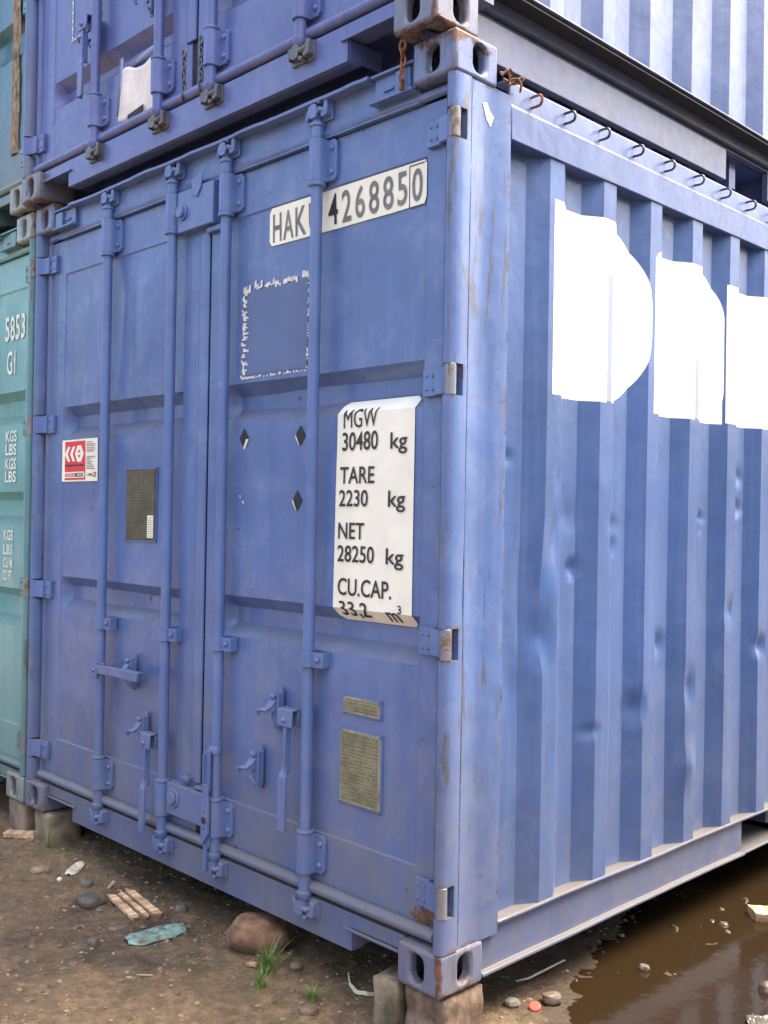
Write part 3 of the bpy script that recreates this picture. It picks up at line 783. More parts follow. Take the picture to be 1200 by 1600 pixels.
# ------------------------------------------------------------------ stickers, plates and markings of the near blue container
DENTS[:] = [(.83, 2.02, .07, .35, -.016), (.62, 2.05, .05, .3, .010), (1.05, 2.05, .05, .3, .012), (.36, 2.0, .13, .3, -.007), (1.60, 1.35, .2, .3, .006), (2.05, 2.0, .25, .2, .006)]
def ys(off, sd=5): return lambda x, z: yface(x, z, RECBLUE, sd) - off
CUTS = [1.59, 1.6125, 1.635, 1.005, .985, .965]
s = B()
patch(s.bm, 1.585, 2.296, 2.160, 2.283, ys(.003), 0, 40, 8, (), .012)
for t, x0, x1 in (('H', 1.603, 1.646), ('A', 1.655, 1.706), ('K', 1.716, 1.768), ('U', 1.782, 1.828)):
    strip(s.bm, t, x0, x1, 2.170, 2.262, ys(.0046), 2, .012)
strip(s.bm, '4', 1.874, 1.918, 2.174, 2.268, ys(.0046), 1, .012)
for t, x0, x1 in (('2', 1.936, 1.978), ('6', 1.996, 2.038), ('8', 2.056, 2.099), ('8', 2.116, 2.159), ('5', 2.175, 2.215)):
    strip(s.bm, t, x0, x1, 2.172, 2.268, ys(.0046), 2, .012)
strip(s.bm, '0', 2.235, 2.276, 2.171, 2.264, ys(.0046), 2, .014)
for q in ((2.223, 2.226, 2.156, 2.277), (2.286, 2.289, 2.156, 2.277), (2.2262, 2.2858, 2.156, 2.159), (2.2262, 2.2858, 2.274, 2.277)):
    patch(s.bm, *q, ys(.0046), 1, 2, 2)
s.build('number_sticker', [white_st, ink, ink_grey], bR, normals=False)

s = B()
patch(s.bm, 1.932, 2.262, .968, 1.628, ys(.003), 0, 24, 60, CUTS, .02)
for t, x0, x1, z0, z1 in (('30480', 1.958, 2.116, 1.477, 1.533), ('kg', 2.168, 2.236, 1.462, 1.524),
    ('TARE', 1.952, 2.104, 1.379, 1.429), ('2230', 1.950, 2.078, 1.310, 1.360), ('kg', 2.163, 2.232, 1.295, 1.357),
    ('NET', 1.950, 2.064, 1.213, 1.262), ('28250', 1.949, 2.108, 1.144, 1.194), ('kg', 2.158, 2.229, 1.130, 1.191),
    ('CU.CAP.', 1.954, 2.182, 1.044, 1.096), ('33,2', 1.960, 2.084, .975, 1.027), ('m', 2.158, 2.205, .978, 1.008), ('3', 2.207, 2.222, 1.005, 1.030)):
    strip(s.bm, t, x0, x1, z0, z1, ys(.0058), 1, .010, CUTS)
strip(s.bm, 'MGW', 1.962, 2.112, 1.545, 1.602, ys(.0058), 1, 0, CUTS)
s.build('weight_sticker', [white_st, ink], bR, normals=False)

# torn outline left by a removed placard
s = B(); rnd = random.Random(3)
def torn(x0, z0, x1, z1, wd, n=60, mi=0, p=.78):
    for i in range(n):
        if rnd.random() > p: continue
        a = i/n; c = (i+1)/n
        xa, za, xc, zc = x0+(x1-x0)*a, z0+(z1-z0)*a, x0+(x1-x0)*c, z0+(z1-z0)*c
        w0 = wd*(.3+.9*rnd.random()); o_ = (rnd.random()-.5)*wd*.6
        if abs(x1-x0) > abs(z1-z0): q = [(xa, za+o_), (xc, zc+o_+rnd.uniform(-.001,.001)), (xc, zc+o_+w0), (xa, za+o_+w0*rnd.uniform(.6,1))]
        else: q = [(xa+o_, za), (xa+o_+w0, za), (xc+o_+w0*rnd.uniform(.6,1), zc), (xc+o_, zc)]
        v = [s.bm.verts.new((x, yface(x, z, RECBLUE, 5)-.003, z)) for x, z in q]
        f = s.bm.faces.new(v); f.material_index = mi; f.normal_update()
        if f.normal.y > 0: f.normal_flip()
torn(1.450, 1.735, 1.452, 2.035, .028, 46, p=.9); torn(1.45, 2.028, 1.80, 2.032, .022, 34, p=.85)
torn(1.448, 1.735, 1.80, 1.738, .009, 60, p=.7); torn(1.780, 1.745, 1.784, 2.03, .016, 60, 1, .85)
torn(1.776, 1.745, 1.779, 2.03, .010, 60, 0, .6)
patch(s.bm, 1.470, 1.778, 1.748, 2.028, ys(.002), 2, 14, 14)
s.build('sticker_residue', [tape, rubber, holder_m], bR, normals=False)
for (x, z, wht) in ((1.468, 1.536, 1), (1.752, 1.534, 0), (1.743, 1.328, 0), (1.466, 1.330, 2)):
    hw, hh = .026, .034; s = B()
    def tri(pts, mi, off):
        v = [s.bm.verts.new((a, yface(a, c, RECBLUE, 5)-off, c)) for a, c in pts]; f = s.bm.faces.new(v); f.material_index = mi; f.normal_update()
        if f.normal.y > 0: f.normal_flip()
    if wht < 2: tri([(x-hw, z), (x, z-hh), (x+hw, z), (x, z+hh)], 1, .002)
    if wht == 1: tri([(x-.004, z-hh+.002), (x+.004, z-hh-.004), (x+hw, z-.004), (x+.012, z-.002)], 0, .003)
    if wht == 0: tri([(x-hw, z-.004), (x-.004, z-hh), (x-.006, z-hh+.008), (x-hw+.004, z+.004)], 0, .003)
    if wht == 2:
        tri([(x-.022, z+.014), (x-.012, z+.004), (x-.014, z+.016)], 0, .003); tri([(x-.008, z-.006), (x+.006, z-.016), (x+.002, z-.002)], 0, .003)
    s.build('placard_remnant', [tape, rubber], bR, normals=False)

def framed_plate(x0, x1, z0, z1, sd, par, mat, name='data_plate'):
    b = B(); yy = max(yface(x0, z0, RECBLUE, sd), .052)
    y = min(yface(x, z, RECBLUE, sd) for x in (x0, (x0+x1)/2, x1) for z in (z0, (z0+z1)/2, z1))-.002
    b.box(x0-.006, x1+.006, y-.001, y+.012, z0-.006, z1+.006, mi=2)
    b.box(x0+.0, x1, y-.0035, y-.0008, z0, z1, mi=1)
    b.box(x0+.005, x1-.005, y-.0045, y-.0034, z0+.005, z1-.005, mi=0)
    for xx in (x0-.0, x1+.0):
        for zz in (z0-.0, z1+.0): b.rivet(xx, y-.0035, zz, .0045, mi=2)
    return b, y
b, y = framed_plate(1.990, 2.143, .698, .744, 5, bR, plate_brass); b.build('data_plate', [plate_brass, plate_edge, blue_hw], bR, bevel=.001)
b, y = framed_plate(1.978, 2.148, .430, .645, 5, bR, plate_brass); b.build('data_plate', [plate_brass, plate_edge, blue_hw], bR, bevel=.001)
b, y = framed_plate(.722, .930, 1.176, 1.445, 0, bL, plate_dark)
b.box(.722, .930, y-.0052, y-.0044, 1.296, 1.299, mi=1); b.box(.722, .930, y-.0052, y-.0044, 1.316, 1.319, mi=1)
b.box(.880, .920, y-.0060, y-.0046, 1.186, 1.270, mi=3)
for i in range(9): b.box(.885 if i % 3 else .888, .915, y-.0068, y-.0061, 1.192+i*.0085, 1.194+i*.0085, mi=4)
b.build('data_plate', [plate_dark, plate_dark, blue_hw, white_st, ink_grey], bL)

# rental sticker on the left leaf
s = B(); y0 = lambda off: ys(off, 0)
patch(s.bm, .192, .490, 1.405, 1.580, y0(.003), 0, 10, 8)
patch(s.bm, .200, .390, 1.412, 1.573, y0(.0042), 1, 8, 8)
def poly(pts, mi, off):
    v = [s.bm.verts.new((a, yface(a, c, RECBLUE, 0)-off, c)) for a, c in pts]; f = s.bm.faces.new(v); f.material_index = mi; f.normal_update()
    if f.normal.y > 0: f.normal_flip()
zc, hh = 1.520, .031
for x in (.212, .256):   # two chevron letters
    poly([(x, zc), (x+.026, zc+hh), (x+.048, zc+hh), (x+.026, zc)], 0, .0054); poly([(x, zc), (x+.026, zc), (x+.048, zc-hh), (x+.026, zc-hh)], 0, .0054)
x = .300; poly([(x, zc), (x+.024, zc+hh+.003), (x+.056, zc+hh+.003), (x+.080, zc), (x+.056, zc-hh-.003), (x+.024, zc-hh-.003)], 0, .0054)
poly([(x+.028, zc+.006), (x+.052, zc+.006), (x+.040, zc+.019)], 1, .0064); poly([(x+.028, zc-.006), (x+.040, zc-.019), (x+.052, zc-.006)], 1, .0064)
for i, (a, c) in enumerate(((.213, .246), (.250, .290), (.294, .312), (.317, .334), (.340, .378))): patch(s.bm, a, c, 1.469, 1.476, y0(.0054), 2, 1, 1)
patch(s.bm, .212, .384, 1.420, 1.445, y0(.0054), 0, 4, 2)
strip(s.bm, 'HUUR', .217, .297, 1.4245, 1.4405, y0(.0066), 1, .02); strip(s.bm, 'BOX', .302, .380, 1.4235, 1.4415, y0(.0066), 2, .03)
for i, (z, l) in enumerate([(1.564, .05), (1.556, .07), (1.549, .072), (1.540, .066), (1.533, .07), (1.526, .06), (1.504, .074), (1.497, .05), (1.490, .03), (1.483, .05), (1.476, .04), (1.469, .055), (1.462, .06), (1.455, .07)]):
    patch(s.bm, .400, .400+l, z, z+.0028, y0(.0046), 3, 1, 1)
patch(s.bm, .405, .410, 1.428, 1.436, y0(.0046), 3, 1, 1); patch(s.bm, .418, .445, 1.427, 1.437, y0(.0046), 3, 1, 1)
poly([(.452, 1.424), (.470, 1.422), (.480, 1.434), (.482, 1.442), (.462, 1.442), (.452, 1.432)], 1, .0046); poly([(.460, 1.428), (.468, 1.427), (.474, 1.437), (.466, 1.438)], 0, .0056)
s.build('rental_sticker', [white_st, red_ink, ink, ink_grey], bL, normals=False)

# diamond sticker on the post, paint splash on the rail
s = B()
v = [s.bm.verts.new(p) for p in [(2.4345, .118, 2.418), (2.4345, .135, 2.425), (2.4345, .148, 2.405), (2.4345, .165, 2.392), (2.4345, .152, 2.362), (2.4345, .135, 2.380)]]
s.bm.faces.new(v); s.build('diamond_sticker', white_st, blue_root)
# rings welded along the top rail
for i, y in enumerate((.343, .506, .690, .886, 1.083, 1.283, 1.480, 1.679, 1.877, 2.075, 2.27, 2.47)):
    b = B(); z = 2.487
    pts = [(2.424, y-.012, z-.014), (2.440, y-.012, z-.016)] + [(2.452+.012*math.sin(a), y+.002, z-.016*math.cos(a)) for a in [0.0, .5, 1.0, 1.57, 2.1, 2.6, 3.14]] + [(2.440, y-.012, z+.016), (2.424, y-.012, z+.014)]
    pts = [(2.424, y, z-.015), (2.446, y, z-.016)] + [(2.452+.014*math.sin(a), y, z-.016*math.cos(a)) for a in (.4, .8, 1.2, 1.57, 1.95, 2.35, 2.75)] + [(2.446, y, z+.016), (2.424, y, z+.015)]
    b.tube(pts, .0042, 8)
    b.build('lashing_ring', rusty if i == 0 else blue_dirty, blue_root)

# ------------------------------------------------------------------ stencils on the teal container (its local x = world + 2.466)
DENTS[:] = []
s = B(); yt = lambda off: (lambda x, z: yface(x, z, RECTEAL, 26)-off)
O = 2.466
def seg_digit(d, x0, x1, z0, z1):
    """octagonal stencil figures"""
    w, h = x1-x0, z1-z0; t = w*.26; c = t*.8; zm = z0+h*.5
    def bar(a, b_, cc, dd): patch(s.bm, x0+a*w, x0+b_*w, z0+cc*h, z0+dd*h, yt(.004), 0, 1, 1)
    tt = t/h; tw = t/w
    segs = {'5': 'abfgcd', '8': 'abcdefg', '3': 'abgcd', '6': 'afgecd', '1': 'bc', '2': 'abged'}[d]
    if d == '5': segs = 'afgcd'
    B_ = {'a': (tw*.5, 1-tw*.5, 1-tt, 1), 'd': (tw*.5, 1-tw*.5, 0, tt), 'g': (tw*.9, 1-tw*.9, .5-tt/2, .5+tt/2), 'f': (0, tw, .5+tt*.1, 1-tt*.6), 'b': (1-tw, 1, .5+tt*.1, 1-tt*.6), 'e': (0, tw, tt*.6, .5-tt*.1), 'c': (1-tw, 1, tt*.6, .5-tt*.1)}
    for q in segs: bar(*B_[q])
for d, a, c in (('5', -.40, -.355), ('8', -.345, -.300), ('5', -.290, -.245), ('3', -.235, -.190)):
    strip(s.bm, d, a+O, c+O, 2.062+(a+.4)*.0, 2.175, yt(.004), 0, .018)
s.build('stencilled_number', green_txt, tR, normals=False); s = B()
strip(s.bm, 'G1', -.375+O, -.290+O, 1.905, 2.015, yt(.004), 0, .012)
s.build('stencilled_code', green_txt, tR, normals=False); s = B()
for t, z in (('KGS', 1.621), ('LBS', 1.559), ('KGS', 1.493), ('LBS', 1.434)): strip(s.bm, t, -.372+O, -.258+O, z-.026, z+.026, yt(.004), 0, .02)
s.build('stencilled_weights', green_txt, tR, normals=False); s = B()
for t, z in (('KGS', 1.163), ('LBS', 1.097), ('CU M', 1.036), ('CU FT', .978)): strip(s.bm, t, -.372+O, -.272+O, z-.022, z+.026, yt(.004), 0, .02)
s.build('stencilled_volume', green_txt, tR, normals=False)
# rusty strip by the hinges of the upper teal container (local x = world + 2.475)
b = B(); vs = []; fs = []
for i in range(80):
    z = .30+2.0*i/79; j = .010*noise.noise(Vector((z*9, 1, 3)))+.005*noise.noise(Vector((z*33, 4, 3)))
    for k_, xx in enumerate((-.300, -.286, -.262, -.238, -.222)): vs.append((xx+2.475+j, .049-.008*math.sin(k_/4*math.pi)-.004*noise.noise(Vector((z*14, k_, 5))), z))
for i in range(79):
    for j in range(4): fs.append((i*5+j, i*5+j+1, (i+1)*5+j+1, (i+1)*5+j))
b._add(vs, fs); b.build('rusty_strip', simple('weathered_brown_strip', (.16, .105, .06), .9, .5, 22, col2=(.38, .29, .2), bump=1, stretch=(3,3,1)), tuR)

# ------------------------------------------------------------------ things on the upper blue container (world coordinates)
UX, UY, UZ = -.022, -.058, 2.598
b = B(); vs = []; fs = []; n = 14
for i in range(n+1):
    for j in range(n+1):
        u, v_ = i/n, j/n
        xb = .722+(.975-.722)*u; zb = 2.775+(2.752-2.775)*u; xt = .742+(.982-.742)*u; zt = 2.965+(2.942-2.965)*u+.01*math.sin(u*9)
        x = xb+(xt-xb)*v_; z = zb+(zt-zb)*v_
        vs.append((x, -.018-.006*noise.noise(Vector((x*14, z*9, 3)))-.004*math.sin(x*70+z*12), z))
for i in range(n):
    for j in range(n): fs.append((i*(n+1)+j, (i+1)*(n+1)+j, (i+1)*(n+1)+j+1, i*(n+1)+j+1))
b._add(vs, fs, 0)
pp = empty('paper_sheet', 'wrinkled white paper taped to the door of the upper blue container', 'paper', (.85, -.02, 2.86))
o = b.build('sheet', paper_m, pp, normals=True); o.matrix_parent_inverse = Matrix.Translation((-.85, .02, -2.86))
sm = o.modifiers.new('thick', 'SOLIDIFY'); sm.thickness = .0012
b = B(); b._add([(.805, -.028, 2.755), (.915, -.028, 2.768), (.918, -.028, 2.79), (.808, -.028, 2.778), (.805, -.026, 2.755), (.915, -.026, 2.768), (.918, -.026, 2.79), (.808, -.026, 2.778)], [(0,1,2,3),(4,7,6,5),(0,4,5,1),(3,2,6,7),(1,5,6,2),(0,3,7,4)])
o = b.build('black_tape', rubber, pp); o.matrix_parent_inverse = Matrix.Translation((-.85, .02, -2.86))
b = B()
for (x0, z0, x1, z1, w_) in ((.715, 2.80, .735, 3.02, .03), (.75, 2.975, .97, 2.985, .03)):
    d = Vector((x1-x0, 0, z1-z0)).normalized(); q = Vector((-d.z, 0, d.x))*w_/2
    a, c = Vector((x0, -.0145, z0)), Vector((x1, -.0145, z1)); vv = [b.bm.verts.new(p) for p in (a-q, c-q*.7, c+q, a+q*.8)]; b.bm.faces.new(vv)
o = b.build('clear_tape_strip', cloudy, pp); o.matrix_parent_inverse = Matrix.Translation((-.85, .02, -2.86))
sm = o.modifiers.new('thick', 'SOLIDIFY'); sm.thickness = .0006
def chain(name, label, x, y, z0, z1, mat, group=None):
    b = B(); n = int((z1-z0)/.021)
    b.torus((x, y, z1), .011, .016, .004, (0, 1, 0), (1, 0, 0))
    for i in range(n):
        z = z1-.022-i*.021; b.torus((x+.003*math.sin(i*1.7), y, z), .008, .014, .0032, (0, 1, 0) if i % 2 else (1, .3, 0), (1, 0, 0) if i % 2 else (-.3, 1, 0))
    b.tube([(x, y, z0+.012), (x-.006, y, z0-.006)], [.007, .004], 8)
    o = b.build(name, mat, None); return tag(o, label, 'chain', group)
chain('hanging_chain', 'short chain hanging beside the second rod on the upper blue door, nearer the paper', 1.195, -.035, 2.735, 2.885, blue_dirty, 'chains hanging on the upper door')
chain('hanging_chain', 'short chain hanging beside the third rod on the upper blue door, farther from the paper', 1.300, -.035, 2.735, 2.90, blue_dirty, 'chains hanging on the upper door')
chain('hanging_chain', 'small rusty chain hanging at the left of the top corner casting', 2.247, -.008, 2.475, 2.592, rusty, 'chains hanging on the upper door')
b = B(); rnd = random.Random(5)
for q in range(3):
    pts = [(2.44+.006*q, .182, 2.52-.01*q)]
    for i in range(7): pts.append((2.445+.012*math.sin(i*1.3+q), .195+i*.013, 2.522-.008*q+.014*math.sin(i*1.1+q*2)))
    b.tube(pts, .0035, 6)
tag(b.build('wire_tangle', rusty, None), 'tangle of rusty wire stuck right of the top corner casting', 'wire')
# torn outline on the upper door
s = B(); rnd = random.Random(9)
def torn2(x0, z0, x1, z1, wd, n=50, p=.75):
    for i in range(n):
        if rnd.random() > p: continue
        a, c = i/n, (i+1)/n; xa, za, xc, zc = x0+(x1-x0)*a, z0+(z1-z0)*a, x0+(x1-x0)*c, z0+(z1-z0)*c; w0 = wd*(.3+rnd.random()*.8)
        q = [(xa, za), (xc, zc), (xc, zc+w0), (xa, za+w0)] if abs(x1-x0) > abs(z1-z0) else [(xa, za), (xa+w0, za), (xc+w0, zc), (xc, zc)]
        v = [s.bm.verts.new((x, yface(x, z, RECUP, 11)-.003, z)) for x, z in q]; s.bm.faces.new(v)
torn2(.335, .625, .345, .95, .012); torn2(.33, .620, .53, .622, .012, p=.5); torn2(.56, .63, .575, .95, .012)
s.build('sticker_residue', tape, uL)

# ------------------------------------------------------------------ ground, water
GZ = -.13
def sst(a, b_, v):
    t = max(0, min(1, (v-a)/(b_-a))); return t*t*(3-2*t)
def gh(x, y):
    d = Vector((x, y, 0))
    h = GZ + .010*noise.noise(d*1.3) + .006*noise.noise(d*5) + .0045*noise.noise(d*17+Vector((3,1,0))) + .0045*noise.noise(d*42)
    wet = sst(2.2, 2.75, x+.25*(y-.2))*sst(.1, .7, y+.35*(x-2.5))
    return h - .030*wet*(1+.5*noise.noise(d*4.1+Vector((7, 0, 0))))
def axis(lo, hi, a, b_, fine, coarse):
    v = []; q = lo
    while q < hi:
        v.append(q); q += fine if a <= q < b_ else coarse*(1 + (0 if a-2 < q < b_+2 else 6))
    v.append(hi); return v
xs = axis(-60, 60, -.6, 3.8, .018, .25); yv = axis(-60, 60, -1.2, 2.4, .018, .25)
b = B(); nx = len(xs); vs = [(x, y, gh(x, y)) for y in yv for x in xs]
fs = [(i*nx+j, i*nx+j+1, (i+1)*nx+j+1, (i+1)*nx+j) for i in range(len(yv)-1) for j in range(nx-1)]
b._add(vs, fs)
k = N('damp_brown_dirt')
n1 = k.noise(3, 8, .65); n2 = k.noise(28, 8, .7); n3 = k.noise(110, 5, .7)
c = k.mix(k.ramp(n1, .35, .65), (.185, .115, .055), (.27, .178, .090))
c = k.mix(k.ramp(n2, .40, .64), k.mix(.6, c, (.055, .036, .02)), c)
c = k.mix(k.math('MULTIPLY', k.ramp(n3, .58, .72), .75), c, (.36, .27, .17))
c = k.mix(k.math('MULTIPLY', k.ramp(k.noise(9, 4, .6), .54, .66), .5), c, (.075, .078, .026))
wz = k.ramp(k.sep()[2], GZ+.003, GZ-.013)
c = k.mix(k.math('MULTIPLY', wz, .8), c, (.026, .017, .009))
k.L(c, k.b.inputs['Base Color'])
k.L(k.math('SUBTRACT', k.lin(n2, .3, .7, .62, .95), k.math('MULTIPLY', wz, .35)), k.b.inputs['Roughness'])
h = k.bump(n2, .8, .02); h = k.bump(n3, .8, .006, h); k.L(h, k.b.inputs['Normal'])
g = b.build('ground', k.m, None, ang=180, normals=False); g['kind'] = 'structure'
b = B(); n = 40
vs = [(3.9+2.4*math.cos(2*math.pi*i/n), 2.0+2.6*math.sin(2*math.pi*i/n), GZ-.0185) for i in range(n)]; b._add(vs, [tuple(range(n))])
k = N('muddy_water')
k.b.inputs['Base Color'].default_value = (.020, .0125, .0055, 1); k.b.inputs['Roughness'].default_value = .10; k.b.inputs['IOR'].default_value = 1.33
k.L(k.bump(k.noise(16, 4, .55), .16, .01), k.b.inputs['Normal'])
wtr = b.build('puddle_water', k.m, None, normals=False); wtr['kind'] = 'structure'

# gravel: grains nobody could count
rnd = random.Random(11); b = B()
def pebble(b, x, y, r, mi=0, sq=.6, up=.2):
    ph = rnd.random()*6.28; a = (r*rnd.uniform(.8, 1.4), r*rnd.uniform(.7, 1), r*rnd.uniform(.4, .8)*sq/.6)
    base = [(1,0,0),(.5,.87,0),(-.5,.87,0),(-1,0,0),(-.5,-.87,0),(.5,-.87,0)]; z0 = gh(x, y)+r*up; vs = []
    for zz, sc_ in ((-.6, .7), (.1, 1.), (.7, .62)):
        for q in base:
            u = q[0]*sc_*a[0]*rnd.uniform(.8, 1.15); v = q[1]*sc_*a[1]*rnd.uniform(.8, 1.15)
            vs.append((x+u*math.cos(ph)-v*math.sin(ph), y+u*math.sin(ph)+v*math.cos(ph), z0+zz*a[2]))
    vs.append((x, y, z0+a[2]*.95)); fs = []
    for l in (0, 6):
        for i in range(6): fs.append((l+i, l+(i+1) % 6, l+6+(i+1) % 6, l+6+i))
    for i in range(6): fs.append((12+i, 12+(i+1) % 6, 18))
    b._add(vs, fs, mi)
for i in range(15000):
    x = rnd.uniform(-.4, 3.6); y = rnd.uniform(-1.1, 1.8)
    if x > 2.3 and y > .3 and rnd.random() < .75: continue
    r = .0016+.010*rnd.random()**4
    pebble(b, x, y, r, rnd.choice((0, 0, 0, 1, 1, 2, 3)), up=.1)
pm = [simple('brown_grit', (.13, .09, .055), .9, .4, 30), simple('grey_grit', (.15, .13, .105), .85, .4, 30), simple('pale_grit', (.24, .19, .13), .8, .3, 30), simple('reddish_grit', (.16, .10, .065), .9, .3, 30)]
gv = b.build('gravel', pm, None, ang=20); gv['kind'] = 'stuff'; gv['label'] = 'fine stones and grit lying on the damp brown dirt'

# ------------------------------------------------------------------ stones
def stone(name, label, cat, x, y, rx, ry, rz, col, col2, seed, rot=0, sink=.25, flat=0., group=None, rough=.9):
    bm = bmesh.new(); bmesh.ops.create_icosphere(bm, subdivisions=4, radius=1)
    for v in bm.verts:
        d = v.co.normalized(); q = 1+.16*noise.noise(d*1.5+Vector((seed, 0, 0)))+.05*noise.noise(d*4+Vector((0, seed, 0)))+.018*noise.noise(d*14)+.010*noise.noise(d*34)
        p = Vector((math.copysign(abs(d.x)**.8, d.x), math.copysign(abs(d.y)**.8, d.y), math.copysign(abs(d.z)**.8, d.z)))*q
        if flat and p.z > flat: p.z = flat+(p.z-flat)*.35
        X, Y, Z = p.x*rx, p.y*ry, p.z*rz
        v.co = Vector((X*math.cos(rot)-Y*math.sin(rot), X*math.sin(rot)+Y*math.cos(rot), Z))
    bb = B(); bb.bm.free(); bb.bm = bm
    o = bb.build(name, simple(name+'_rock', col, rough, .3, 18, bump=.9, col2=col2, bdist=.006), None, ang=60)
    o.location = (x, y, gh(x, y)+rz*(1-2*sink)); return tag(o, label, cat, group)
stone('boulder', 'large rounded reddish brown boulder in front of the container sill', 'rock', 1.600, .045, .098, .080, .060, (.16, .082, .045), (.26, .145, .085), 2.2, .75, .1)
stone('rock', 'flat dark stone lying left of the broken wood', 'rock', .885, -.165, .052, .045, .022, (.075, .062, .05), (.11, .092, .075), 5.1, .4, .2, .6)
stone('rock', 'small grey round stone between the white scrap and the dark stone', 'rock', .74, -.10, .024, .02, .016, (.11, .10, .085), (.15, .14, .12), 7.7, 1)
stone('rock', 'small flat brownish pink stone left of the white scrap', 'rock', .49, -.165, .036, .022, .014, (.24, .16, .11), (.32, .23, .16), 8.1, .9)
stone('rock', 'dark little stone right of the broken wood', 'rock', 1.17, .035, .024, .02, .016, (.10, .088, .075), (.14, .125, .1), 9.4, 1)
stone('rock', 'brown low stone below the second grass tuft', 'rock', 2.045, -.115, .028, .022, .012, (.15, .09, .065), (.2, .13, .095), 3.4, .8)
stone('rock', 'grey clod lying left of the crushed teal bottle', 'rock', 1.21, -.33, .020, .015, .013, (.10, .088, .07), (.13, .12, .095), 4.4, .3)
stone('rock', 'thin grey stone above the crushed teal bottle', 'rock', 1.16, -.215, .030, .012, .007, (.12, .105, .085), (.16, .145, .12), 6.2, .85)
stone('rock', 'rounded wet stone rising from the puddle at far right', 'rock', 2.86, 1.03, .030, .026, .026, (.09, .07, .045), (.13, .10, .07), 1.2, .5, .1, rough=.35)
stone('rock', 'pale wet stone lying alone in the shallow puddle', 'rock', 2.52, .88, .017, .014, .013, (.12, .10, .07), (.16, .135, .095), 1.9, .5, .1, rough=.3)
stone('rock', 'brown stone beside the red bottle cap', 'rock', 2.46, .47, .030, .022, .017, (.11, .08, .055), (.16, .12, .085), 2.9, .9, .2, rough=.6)
stone('rock', 'greyish stone left of the red bottle cap', 'rock', 2.40, .36, .022, .018, .012, (.16, .15, .11), (.2, .19, .15), 12.9, .9, .2)
stone('rock', 'small brown stone between the pale strap and the boulder', 'rock', 1.80, .04, .020, .017, .012, (.14, .10, .07), (.2, .15, .1), 14.9, .9, .2)

# ------------------------------------------------------------------ blocks under the castings
def block(name, label, x0, x1, y0, y1, z0, z1, mat, rot=0, seed=0, bev=.008):
    b = B(); n = 10; cx, cy = (x0+x1)/2, (y0+y1)/2
    bm = b.bm; bmesh.ops.create_cube(bm, size=1); bmesh.ops.subdivide_edges(bm, edges=bm.edges[:], cuts=n, use_grid_fill=True)
    for v in bm.verts:
        p = Vector((v.co.x*(x1-x0), v.co.y*(y1-y0), v.co.z*(z1-z0)))
        e = sorted((abs(v.co.x), abs(v.co.y), abs(v.co.z)))
        d = noise.noise(p*16+Vector((seed, 0, 0)))*.006
        if e[1] > .44: p *= (1-.05-.05*abs(noise.noise(p*22+Vector((seed, 3, 0)))))
        p += v.co.normalized()*d
        p.z = min(p.z, (z1-z0)/2)
        v.co = Matrix.Rotation(rot, 3, 'Z') @ p + Vector((cx, cy, (z0+z1)/2))
    return tag(b.build(name, mat, None, ang=50), label, 'block', 'blocks under the container corners')
block('concrete_block', 'pinkish concrete block directly under the near corner casting', 2.285, 2.437, .020, .19, -.20, -.003, concrete2, 0, 1)
block('concrete_block', 'tan concrete block beside the near corner, left of the pinkish one', 2.185, 2.274, -.005, .10, -.20, -.005, concrete, .12, 2)
block('concrete_block', 'pale concrete block under the left corner of the blue container', .065, .205, .012, .17, -.20, -.003, concrete, 0, 3)
block('concrete_block', 'rust stained block under the corner of the teal container', -.185, -.04, .012, .16, -.20, -.003, concrete2, 0, 4)

# ------------------------------------------------------------------ litter
grass_m = simple('grass_blade', (.11, .20, .035), .6, .35, 40, bump=0, col2=(.24, .33, .08))
def tuft(label, x, y, n, hgt, spread, seed):
    rnd = random.Random(seed); b = B()
    for i in range(n):
        a = rnd.random()*6.28; r = spread*.35*rnd.random(); h = hgt*rnd.uniform(.45, 1); ln = rnd.uniform(.1, .75)*h
        p0 = Vector((x+r*math.cos(a), y+r*math.sin(a), gh(x, y)-.004)); w_ = .0014+.0009*rnd.random(); vs = []; q = Vector((-math.sin(a+.4), math.cos(a+.4), 0))
        for k_ in range(5):
            t = k_/4; c = p0+Vector((math.cos(a), math.sin(a), 0))*ln*t*t+Vector((0, 0, h*t*(1-.25*t*ln/h))); ww = w_*(1-t*.9)
            vs += [c-q*ww, c+q*ww, c+Vector((math.cos(a), math.sin(a), 0))*ww*.5]
        fs = []
        for k_ in range(4):
            for j in range(3): fs.append((k_*3+j, k_*3+(j+1) % 3, (k_+1)*3+(j+1) % 3, (k_+1)*3+j))
        b._add(vs, fs)
    return tag(b.build('grass_tuft', grass_m, None), label, 'grass', 'grass tufts in the dirt')
tuft('taller green grass tuft growing just in front of the boulder', 1.765, -.045, 100, .12, .07, 1)
tuft('thin grass tuft below the taller one, nearest the camera', 1.835, -.125, 60, .075, .045, 6)
tuft('short grass tuft between the boulder and the pale strap', 2.000, -.065, 60, .065, .035, 2)
tuft('sparse tall grass blades beside the left corner block', .22, .0, 18, .13, .05, 3)

